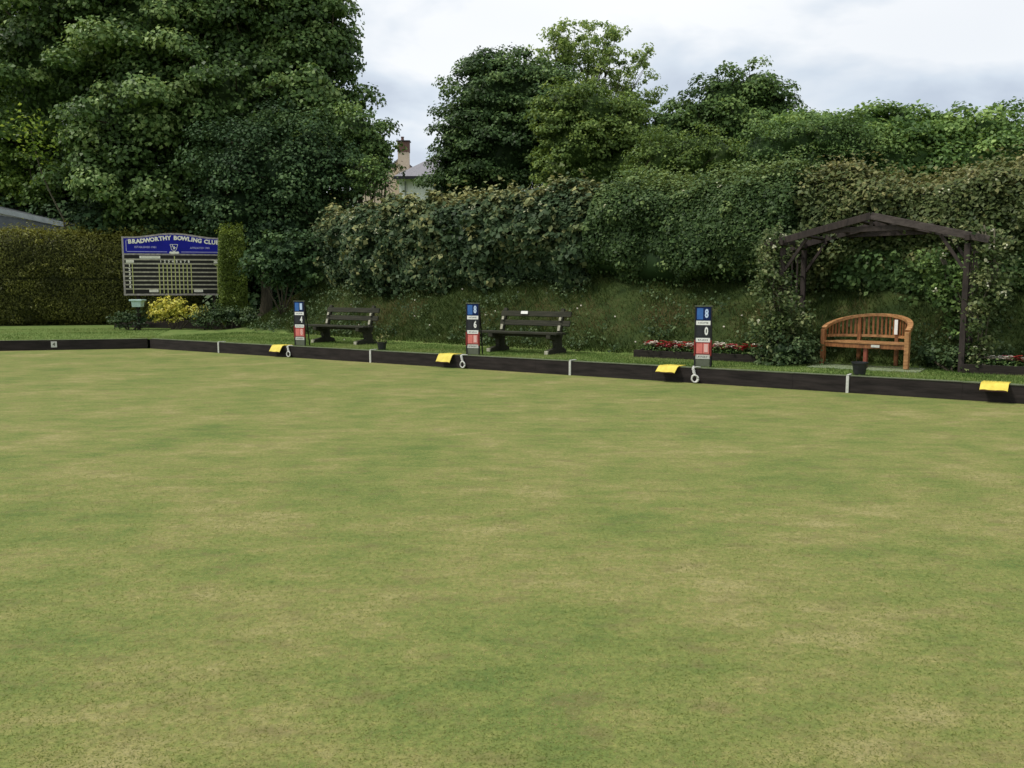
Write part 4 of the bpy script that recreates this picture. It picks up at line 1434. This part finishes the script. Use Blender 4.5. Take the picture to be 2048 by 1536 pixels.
for sg in (-1, 1):
    MB().box((sg * aa, 0, 0.305), (0.075, 0.075, 0.61)).build('front_leg', MT['teak_pale' if sg > 0 else 'teak'], tb, 0.006)
# middle front leg, redder
MB().box((0.06, -0.05, 0.17), (0.06, 0.06, 0.34)).build('middle_leg', MT['teak_red'], tb, 0.004)
# curved seat apron and slats
ap_ = MB()
fc = lambda q: Vector((aa * 0.97 * q, -0.10 * (1 - q * q) + 0.0, 0))
for i in range(14):
    q0, q1 = -1 + 2 * i / 14, -1 + 2 * (i + 1) / 14
    ap_.bar(fc(q0) + Vector((0, 0.0, 0.355)), fc(q1) + Vector((0, 0.0, 0.355)), 0.028, 0.075)
ap_.build('apron', MT['teak'], tb)
for j in range(6):
    sl = MB()
    for i in range(12):
        q0, q1 = -1 + 2 * i / 12, -1 + 2 * (i + 1) / 12
        yo = 0.005 + j * 0.085
        lim = math.sqrt(max(0.05, 1 - (yo / dd) ** 2)) * 0.99
        pa, pb = fc(q0), fc(q1)
        sl.bar(Vector((pa.x * lim, pa.y * (1 - j / 6) + yo, SEAT + 0.014)), Vector((pb.x * lim, pb.y * (1 - j / 6) + yo, SEAT + 0.014)), 0.068, 0.02)
    sl.build('seat_slat', MT['teak_pale'], tb)
MB().box((0.245, -0.118, 0.36), (0.14, 0.012, 0.04)).build('plaque', MT['offwhite'], tb)
pf = cv(math.pi * (0.05 + 0.90 * 18 / 27))
MB().box((pf.x, pf.y - 0.055, 0.66), (0.055, 0.012, 0.25)).build('notice', MT['white'], tb)
sl_ = thing('paving_slab', W((s_at(1728, 1.5)), 1.55, BANK), 'pale concrete slab under the curved bench', 'slab', None, ANG_U)
MB().box((0.0, 0.05, 0.0), (1.75, 0.8, 0.03)).build('slab_stone', MT['slab'], sl_, 0.005)

# ------------------------------------------------------------------ arbor
s0a, s1a, k0a, k1a = s_at(1557, 1.7), s_at(1920, 1.7), 1.7, 3.05
ar = thing('arbor', W((s0a + s1a) / 2, k0a, BANK), 'dark brown timber arbor with low pitched open roof over the curved bench', 'arbor', None, ANG_U)
ha = (s1a - s0a) / 2
da = k1a - k0a
EZ = 2.07
PK = 2.53
for x in (-ha, ha):
    for y in (0, da):
        MB().box((x, y, EZ / 2 - 0.1), (0.085, 0.085, EZ + 0.15)).build('post', MT['arbor'], ar, 0.005)
ov = 0.30
sl_a = (PK - EZ) / (ha + ov)
for y in (-0.06, da + 0.06):
    for sg in (-1, 1):
        MB().bar((sg * 0.0 + sg * 0.002, y, PK), (sg * (ha + ov), y, EZ + 0.02), 0.05, 0.115).build('rafter', MT['arbor_lit' if sg > 0 else 'arbor'], ar, 0.004)  # right-hand rafters take the lit colour, left ones the dark
    MB().bar((-0.95, y + 0.055, EZ + 0.24), (0.95, y + 0.055, EZ + 0.26), 0.045, 0.09).build('tie_beam', MT['arbor'], ar, 0.004)
    MB().box((0.0, y + 0.05, EZ + 0.36), (0.05, 0.04, 0.16)).build('king_post', MT['arbor'], ar)
for sg in (-1, 1):
    MB().box((sg * ha, da / 2, EZ + 0.06), (0.07, da + 0.3, 0.09)).build('side_plate', MT['arbor'], ar, 0.004)
    for y in (0.0, da):
        MB().bar((sg * (ha - 0.04), y, EZ - 0.42), (sg * (ha - 0.40), y, EZ + 0.12), 0.05, 0.06, (0, 1, 0)).build('brace', MT['arbor'], ar, 0.004)
    for i in range(4):
        t_ = (i + 0.6) / 4
        x = sg * (ha + ov) * t_
        MB().box((x, da / 2, PK - (PK - EZ) * t_ + 0.02), (0.07, da + 0.06, 0.03), Matrix.Rotation(sg * math.atan(sl_a), 3, 'Y')).build('roof_batten', MT['arbor'], ar)
MB().box((0, da / 2, PK - 0.01), (0.06, da + 0.05, 0.08)).build('ridge', MT['arbor'], ar)
# side trellis
for sg in (-1, 1):
    for i in range(5):
        MB().box((sg * ha, da / 2, 0.5 + i * 0.35), (0.02, da - 0.09, 0.03)).build('side_slat', MT['arbor'], ar)
    for i in range(3):
        MB().box((sg * (ha + .024), da * (i + 1) / 4, 1.05), (0.025, 0.03, 1.9)).build('side_slat', MT['arbor'], ar)

# climbers on the posts: each strand a stem with tufts of leaves
def climber(label, path, n, spread, leaf, mat, seed, blooms=10):
    rng = np.random.default_rng(seed)
    base = Vector(path[0])
    root = thing('climbing_plant', base, label, 'climber', 'climbing plants on the arbor')
    st = MB()
    for j in range(4):
        st.tube([Vector(p) - base + Vector(rng.normal(size=3)) * 0.06 for p in path], [0.014] * len(path), 5)
    st.build('stems', MT['twig'], root, smooth=True)
    P = []
    pa = np.array([list(p) for p in path])
    nt_ = int(n / 26)
    for _ in range(nt_):
        u = rng.uniform(0, len(pa) - 1.001)
        i = int(u)
        c = pa[i] * (1 - (u - i)) + pa[i + 1] * (u - i)
        sp = spread[min(i, len(spread) - 1)]
        c = c + rng.normal(size=3) * np.array([sp, sp * 0.7, sp * 0.6])
        P.append(c + rng.normal(size=(26, 3)) * np.array([.075, .075, .06]))
    P = np.concatenate(P)
    leaf_mesh('foliage', P, rng.normal(size=P.shape) * 0.5 + np.array([0, -0.5, 0.7]), leaf * rng.uniform(.6, 1.3, len(P)), np.clip(0.45 + (vnoise(P, .25) - .5) * .7 + rng.normal(size=len(P)) * .2, 0, 1), mat, root, aspect=0.7, rng=rng)
    if blooms:
        bp = P[rng.integers(0, len(P), blooms)] + np.array([0, -0.05, 0.0])
        q = np.repeat(bp, 6, 0) + rng.normal(size=(blooms * 6, 3)) * 0.022
        leaf_mesh('blooms', q, rng.normal(size=q.shape) + np.array([0, -1, .5]), 0.045, rng.random(len(q)) * .4 + .6, LF['floret'], root, aspect=.9, rng=rng)
    return root


climber('leafy climber swathing the left post of the arbor', [W(s0a + .02, 1.62, BANK), W(s0a + .05, 1.6, 0.9), W(s0a - .05, 1.6, 1.5), W(s0a - .2, 1.65, 2.0), W(s0a - .15, 1.9, 2.55)], 4600, (.20, .22, .17, .15, .18), .07, LF['vine'], 81, 14)
climber('leafy climber hanging outside the right post of the arbor', [W(s1a + .25, 1.85, BANK), W(s1a + .28, 1.8, 0.8), W(s1a + .33, 1.75, 1.35), W(s1a + .36, 1.75, 1.9), W(s1a + .2, 1.9, 2.45)], 2900, (.08, .14, .15, .14, .18), .07, LF['vine'], 82, 16)
climber('thin climber growing on the back right post inside the arbor', [W(s1a - .05, 2.9, BANK + .5), W(s1a - .15, 2.7, 1.2), W(s1a - .3, 2.7, 1.7), W(s1a - .5, 2.8, 2.1)], 1800, (.2, .2, .22, .2), .08, LF['bush'], 83, 6)
shrub('corner_shrub', 'dark low shrub at the foot of the left arbor post', [(W(s0a + .1, 1.5, .45), .3), (W(s0a + .35, 1.75, .4), .28), (W(s0a - .15, 1.75, .5), .25)], LF['low'], .12, .06, 200, 84, base=W(s0a + .1, 1.6, BANK))
shrub('corner_shrub', 'straggly low shrub at the foot of the right arbor post', [(W(s1a - .15, 2.0, .38), .17), (W(s1a + .1, 2.0, .42), .17), (W(s1a - .5, 2.15, .4), .16)], LF['low'], .12, .06, 170, 85, base=W(s1a, 1.7, BANK))
# ivy filling the back of the arbor
hedge('ivy_curtain', 'deep green ivy curtain hanging at the back of the arbor', s0a + .3, s1a + 1.2, lambda s: fk(s) + 1.75, 2.05, 0.6, 0.85, 0.10, 17000, LF['dark'], .14, 24, taper=(.4, .4), rag=.45, cat='climber', blossom=0, varbase=0.5)

# ------------------------------------------------------------------ flower beds and bedding plants
def flowerbed(sa, sb_, k, label):
    c = W((sa + sb_) / 2, k, BANK)
    r = thing('flower_bed', c, label, 'planting bed', 'timber edged beds', ANG_U)
    L = sb_ - sa
    MB().box((0, 0.03, 0.065), (L, 0.06, 0.15)).build('front_board', MT['sleeper'], r, 0.005)
    for sg in (-1, 1):
        MB().box((sg * (L / 2 - 0.03), 0.36, 0.065), (0.06, 0.6, 0.15)).build('end_board', MT['sleeper'], r, 0.005)
    MB().box((0, 0.36, 0.03), (L - 0.12, 0.58, 0.14)).build('soil', MT['soil'], r)
    return r


fb0, fb1 = s_at(1266, 1.6), s_at(1560, 1.6)
gb0, gb1 = s_at(1922, 1.6), 21.8
flowerbed(fb0, fb1, 1.6, 'long dark edged flower bed behind the rightmost score stand')
flowerbed(gb0, gb1, 1.6, 'dark edged flower bed at the right frame edge beyond the arbor')
protos = []
for vi in range(6):
    rng = np.random.default_rng(200 + vi)
    m = 46
    lp_ = rng.normal(size=(m, 3)) * np.array([.065, .065, .03]) + np.array([0, 0, .07])
    lv, lf = leaf_quads(lp_, rng.normal(size=(m, 3)) * .5 + np.array([0, -.2, 1]), .05, rng=rng)
    me = bpy.data.meshes.new('leaves')
    me.from_pydata([tuple(x) for x in lv], [], [tuple(map(int, x)) for x in lf])
    a = me.attributes.new('var', 'FLOAT', 'POINT')
    a.data.foreach_set('value', np.repeat(rng.random(m), 4).astype(np.float32))
    me.materials.append(LF['dark'])
    nf = 15
    fb = MB()
    for _ in range(nf):
        c = Vector((float(np.clip(rng.normal() * .038, -.06, .06)), float(np.clip(rng.normal() * .038, -.06, .06)), .11 + rng.random() * .07))
        for j in range(5):
            an = j * 2 * math.pi / 5 + rng.random()
            o_ = Vector((math.cos(an), math.sin(an) * .8 - .2, .25)) * 0.034
            sd = Vector((-math.sin(an), math.cos(an), 0.1)) * .021
            fb.add([c, c + o_ * .6 + sd, c + o_ * 1.25, c + o_ * .6 - sd], [(0, 1, 2, 3)])
    fm = bpy.data.meshes.new('flowers')
    fm.from_pydata(fb.v, [], fb.f)
    fm.materials.append(MT[('petal_r', 'petal_r', 'petal_w', 'petal_r', 'petal_p', 'petal_w')[vi]])
    protos.append((me, fm, ('red', 'red', 'white', 'red', 'pink', 'white')[vi]))
rnd = random.Random(9)
for (sa, sb_, where, cnt) in ((fb0 + .15, fb1 - .1, 'in the long bed behind the rightmost score stand', 62), (gb0 + .15, gb1 - .2, 'in the bed at the right frame edge', 50)):
    for i in range(cnt):
        me, fm, colr = protos[rnd.choice((0, 1, 2, 3, 3, 4, 5, 2) if where.startswith('in the bed') else (0, 1, 3, 3, 2, 1, 2, 4, 5))]
        ss = sa + (sb_ - sa) * (i + .5) / cnt + rnd.uniform(-.05, .05)
        kk_ = 1.6 + (0.16 if i % 2 else 0.33) + rnd.uniform(-.04, .05)
        root = thing('bedding_plant', W(ss, kk_, BANK + .10), '%s flowered low bedding plant %s' % (colr, where), 'flower', 'bedding plants in the timber edged beds', rnd.uniform(0, 6.28))
        sc = rnd.uniform(.85, 1.25)
        root.scale = (sc, sc, sc)
        link('leaves', me, root)
        link('flowers', fm, root)

# ------------------------------------------------------------------ score stands
def score_stand(px, py, d1, d2, d3, label):
    b = at_z(px, py, BANK)
    k = (b - C0).dot(N)
    s = s_at(px, 0.2)
    r = thing('score_stand', W(s, 0.24, BANK), label, 'score stand', 'score stands along the edge of the green', ANG_U * 0.55)
    Wd, Ht = 0.265, 1.045
    for sg in (-1, 1):
        fr = MB()
        fr.bar((sg * Wd / 2, 0.0, -0.02), (sg * Wd / 2, 0.0, Ht), 0.022, 0.03, (0, 1, 0))
        fr.build('side_post', MT['black'], r)
        MB().box((sg * (Wd / 2 + .001), -.018, .33), (.026, .008, .27)).build('red_edge', MT['dred'], r)
        MB().bar((sg * Wd / 2, 0.20, -0.02), (sg * Wd / 2, 0.03, Ht - .12), 0.02, 0.02, (0, 1, 0)).build('rear_strut', MT['black'], r)
    MB().box((0, 0, Ht - .006), (Wd + .03, .035, .016)).build('top_bar', MT['grey'], r)

    def panel(z0, z1, back, plate, digit, dm, nm):
        pn = MB().box((0, -0.002, (z0 + z1) / 2), (Wd - .024, .016, z1 - z0)).build(nm, MT[back], r)
        zc_ = (z0 + z1) / 2
        hh = (z1 - z0) * .80
        for sx in (-1, 1):
            MB().box((sx * .055, -.0135, zc_), (.103, .006, hh)).build('number_plate', MT[plate if sx < 0 else (back if back != 'dred' else 'pink')], pn)
        MB().text(digit, hh * 1.05, (.055, -.0185, zc_), .007, .002, 0, .062).build('digit', MT[dm], pn)
        return pn

    def strip(z, body, m):
        st_ = MB().box((0, -0.004, z), (Wd - .026, .014, .072)).build('name_strip', MT[m], r)
        MB().text(body, .040, (0, -.0125, z), -.0005, .001, 0, Wd * .62).build('lettering', MT['char'], st_)

    panel(.79, 1.025, 'navy', 'blue', d1, 'lblue', 'home_panel')
    strip(.755, 'HOME', 'white')
    panel(.50, .72, 'char', 'char', d2, 'white', 'ends_panel')
    strip(.465, 'ENDS', 'white')
    panel(.215, .43, 'dred', 'pink', d3, 'palepink', 'away_panel')
    strip(.18, 'AWAY', 'offwhite')
    MB().box((0, 0.0, .075), (Wd - .03, .012, .14)).build('base_panel', MT['grey'], r)
    return r


score_stand(600, 690, '1', '4', '8', 'three panel score stand showing 1 on blue, farthest along the edge near the corner')
score_stand(944, 712, '8', '6', '1', 'three panel score stand in front of the bench with the white plaque')
score_stand(1402, 737, '8', '0', '1', 'three panel score stand in front of the long red flower bed, the nearest one')

# ------------------------------------------------------------------ rink markers, mats, ropes, pots
for px, lab in ((440, 'white rink marker strip nearest the corner, left of the yellow mat'), (742, 'white rink marker strip below the small flower pot'), (1140, 'white rink marker strip right of the bench with the plaque'), (1695, 'white rink marker strip beside the large black bucket')):
    s = s_at(px, 0)
    r = thing('rink_marker', W(s, 0.0, 0.0), lab, 'marker', 'white rink markers on the black board', ANG_U)
    MB().box((0, -0.006, BANK / 2 + .0), (.042, .02, BANK + .02)).build('upright_strip', MT['offwhite'], r, .003)
    MB().box((0.0, 0.10, BANK + 0.022), (.036, .21, .014)).build('top_strip', MT['offwhite'], r, .003)

pl_s = (at_z(120, 697, 0) - C0).dot(V)
r = thing('number_plate', gC + V * pl_s + M * -0.0, 'small square white rink number plate on the left board', 'number plate', None, ANG_V)
MB().box((0, -0.004, .145), (.14, .012, .15)).build('plate', MT['offwhite'], r, .003)
MB().text('4', .13, (0, -.0125, .145), .002).build('digit', MT['grey'], r)


def yellow_mat(px0, px1, over, drop, label, ext=0.0):
    sa, sb_ = s_at(px0, -0.1), s_at(px1, -0.1)
    wdt = 0.345
    s = (sa + sb_) / 2
    r = thing('yellow_mat', W(s, 0.0, BANK), label, 'mat', 'yellow mats lying over the edge board', ANG_U)
    prof = [(0.30, .018), (0.05, .022), (-0.0, .028), (-over * .35, .018), (-over * .7, -drop * .45), (-over, -drop)]
    mb = MB()
    n = len(prof)
    th_ = .012
    nx = 6
    vs = []
    for i in range(nx + 1):
        x = -wdt / 2 + wdt * i / nx
        sag = .008 * math.sin(i * 1.7)
        for (y, z) in prof: vs.append((x, y, z + sag * (y < 0)))
        for (y, z) in prof: vs.append((x, y + .003, z - th_ + sag * (y < 0)))
    m2 = 2 * n
    fs = []
    for i in range(nx):
        for j in range(n - 1):
            a = i * m2 + j
            fs.append((a, a + m2, a + m2 + 1, a + 1))
            a += n
            fs.append((a, a + 1, a + m2 + 1, a + m2))
        for j in (0, n - 1):
            a = i * m2 + j
            fs.append((a, a + n, a + n + m2, a + m2))
    for i in (0, nx):
        for j in range(n - 1):
            a = i * m2 + j
            fs.append((a, a + 1, a + n + 1, a + n))
    mb.add(vs, fs).build('mat_sheet', MT['yellow'], r, smooth=False)
    mat_shade = MB()
    mat_shade.box((0, -over + .002, -drop - .012), (wdt - .02, .016, .018))  # dark strip standing in for the shadow under the mat's edge
    mat_shade.build('shadow_strip', MT['maroon'], r)
    return r


yellow_mat(541, 566, .15, .12, 'yellow mat folded over the board left of the farthest score stand')
yellow_mat(875, 902, .15, .125, 'yellow mat folded over the board left of the middle score stand')
yellow_mat(1316, 1352, .20, .07, 'yellow mat folded over the board left of the nearest score stand')
yellow_mat(1968, 2010, .20, .06, 'yellow mat folded over the board at the right frame edge')


def rope(px, label, seed):
    s = s_at(px, 0)
    r = thing('rope_coil', W(s, -0.02, BANK), label, 'rope', 'white rope coils hung on the black board', ANG_U)
    rn = random.Random(seed)
    mb = MB()
    for j in range(3):       # loop
        c = Vector((.012 * j, -.015 - .012 * j, -.17))
        mb.tube([c + Vector((math.cos(a) * (.050 + .004 * j), rn.uniform(-.004, .004), math.sin(a) * .060)) for a in [2 * math.pi * i / 16 for i in range(17)]], .013, 6)
    mb.build('loop', MT['rope'], r, smooth=True)
    mb = MB()
    for j in range(3):       # twisted neck
        pts = []
        for i in range(14):
            t = i / 13
            a = t * 6 + j * 2.1
            pts.append(Vector((-.03 + .035 * t + .014 * math.cos(a), -.012 + .014 * math.sin(a) * .6, .01 - .125 * t)))
        mb.tube(pts, .014, 6)
    mb.tube([Vector((-.03, -.01, .01)), Vector((-.05, .05, .022)), Vector((-.06, .13, .02)), Vector((-.12, .2, .016))], .010, 6)
    mb.tube([Vector((-.03, -.005, .015)), Vector((.03, .04, .025)), Vector((.08, .06, .02))], .008, 6)
    mb.build('twisted_neck', MT['rope'], r, smooth=True)


rope(581, 'white rope coil hung right of the farthest yellow mat', 1)
rope(927, 'white rope coil hung beside the middle score stand', 2)
rope(1390, 'white rope coil hung beneath the nearest score stand', 3)

# buckets
bs = s_at(1719, 0.3)
r = thing('bucket', W(bs, 0.26, BANK), 'large black bucket standing on the board edge in front of the curved bench', 'bucket')
MB().lathe([(0, .004), (.085, .004), (.11, .185), (.125, .19), (.125, .21), (.108, .21), (.083, .02), (0, .02)], n=28).build('body', MT['bucket'], r, smooth=False)
MB().tube([Vector((.12 * math.cos(a), .01, .19 - .09 * math.sin(a))) - Vector((0, .11, 0)) * math.sin(a) for a in [math.pi * i / 12 for i in range(13)]], .004, 6).build('handle', MT['black'], r)
bs = s_at(765, 0.3)
r = thing('flower_pot', W(bs, 0.3, BANK), 'small black pot with a few reddish sprigs near the first old bench', 'flower pot')
MB().lathe([(0, .004), (.08, .004), (.10, .15), (.11, .155), (.11, .17), (.095, .17), (.09, .13), (0, .13)], n=24).build('pot', MT['bucket'], r)
rr = np.random.default_rng(12)
q = rr.normal(size=(90, 3)) * np.array([.08, .06, .06]) + np.array(W(bs, .3, BANK + .25))
leaf_mesh('foliage', q, rr.normal(size=q.shape) + np.array([0, -.5, .5]), .05, rr.random(90), LF['bramble'], r, rng=rr)

# daisies / fallen petals dotted over the lawn and bank
dm = MB()
me_d = None
for i in range(1):
    for j in range(6):
        a = j * math.pi / 3
        dm.add([(0, 0, .03), (math.cos(a - .35) * .018, math.sin(a - .35) * .018, .034), (math.cos(a) * .03, math.sin(a) * .03, .03), (math.cos(a + .35) * .018, math.sin(a + .35) * .018, .034)], [(0, 1, 2, 3)])
    dm.tube([(0, 0, -.03), (0, 0, .03)], .003, 4)
me_d = bpy.data.meshes.new('daisy')
me_d.from_pydata(dm.v, [], dm.f)
me_d.materials.append(MT['petal_w'])
spots = [(620, 655), (717, 656), (830, 606), (829, 639), (702, 618), (688, 684), (724, 688), (735, 684), (860, 660), (1154, 624), (1162, 618), (1270, 690), (1483, 647), (1300, 668), (990, 628), (970, 640), (1230, 640), (1448, 660), (1590, 728), (925, 587), (1120, 700)]
for i, (px, py) in enumerate(spots):
    best = None
    for Yt in np.arange(12, 30, 0.1):
        p = at_y(px, py, float(Yt))
        if terrain(p.x, p.y) >= p.z and (Vector((p.x, p.y, 0)) - gC).dot(N) > 0.2:
            best = p
            break
    if best is None: continue
    d = link('daisy', me_d)
    d.location = (best.x, best.y, terrain(best.x, best.y) + .05)
    d.rotation_euler = (R(50), 0, rnd.uniform(-.6, .6))
    d.scale = (0.8,) * 3
    tag(d, 'tiny white wild flower on the rough grass bank', 'flower', 'small white wild flowers dotted over the bank')
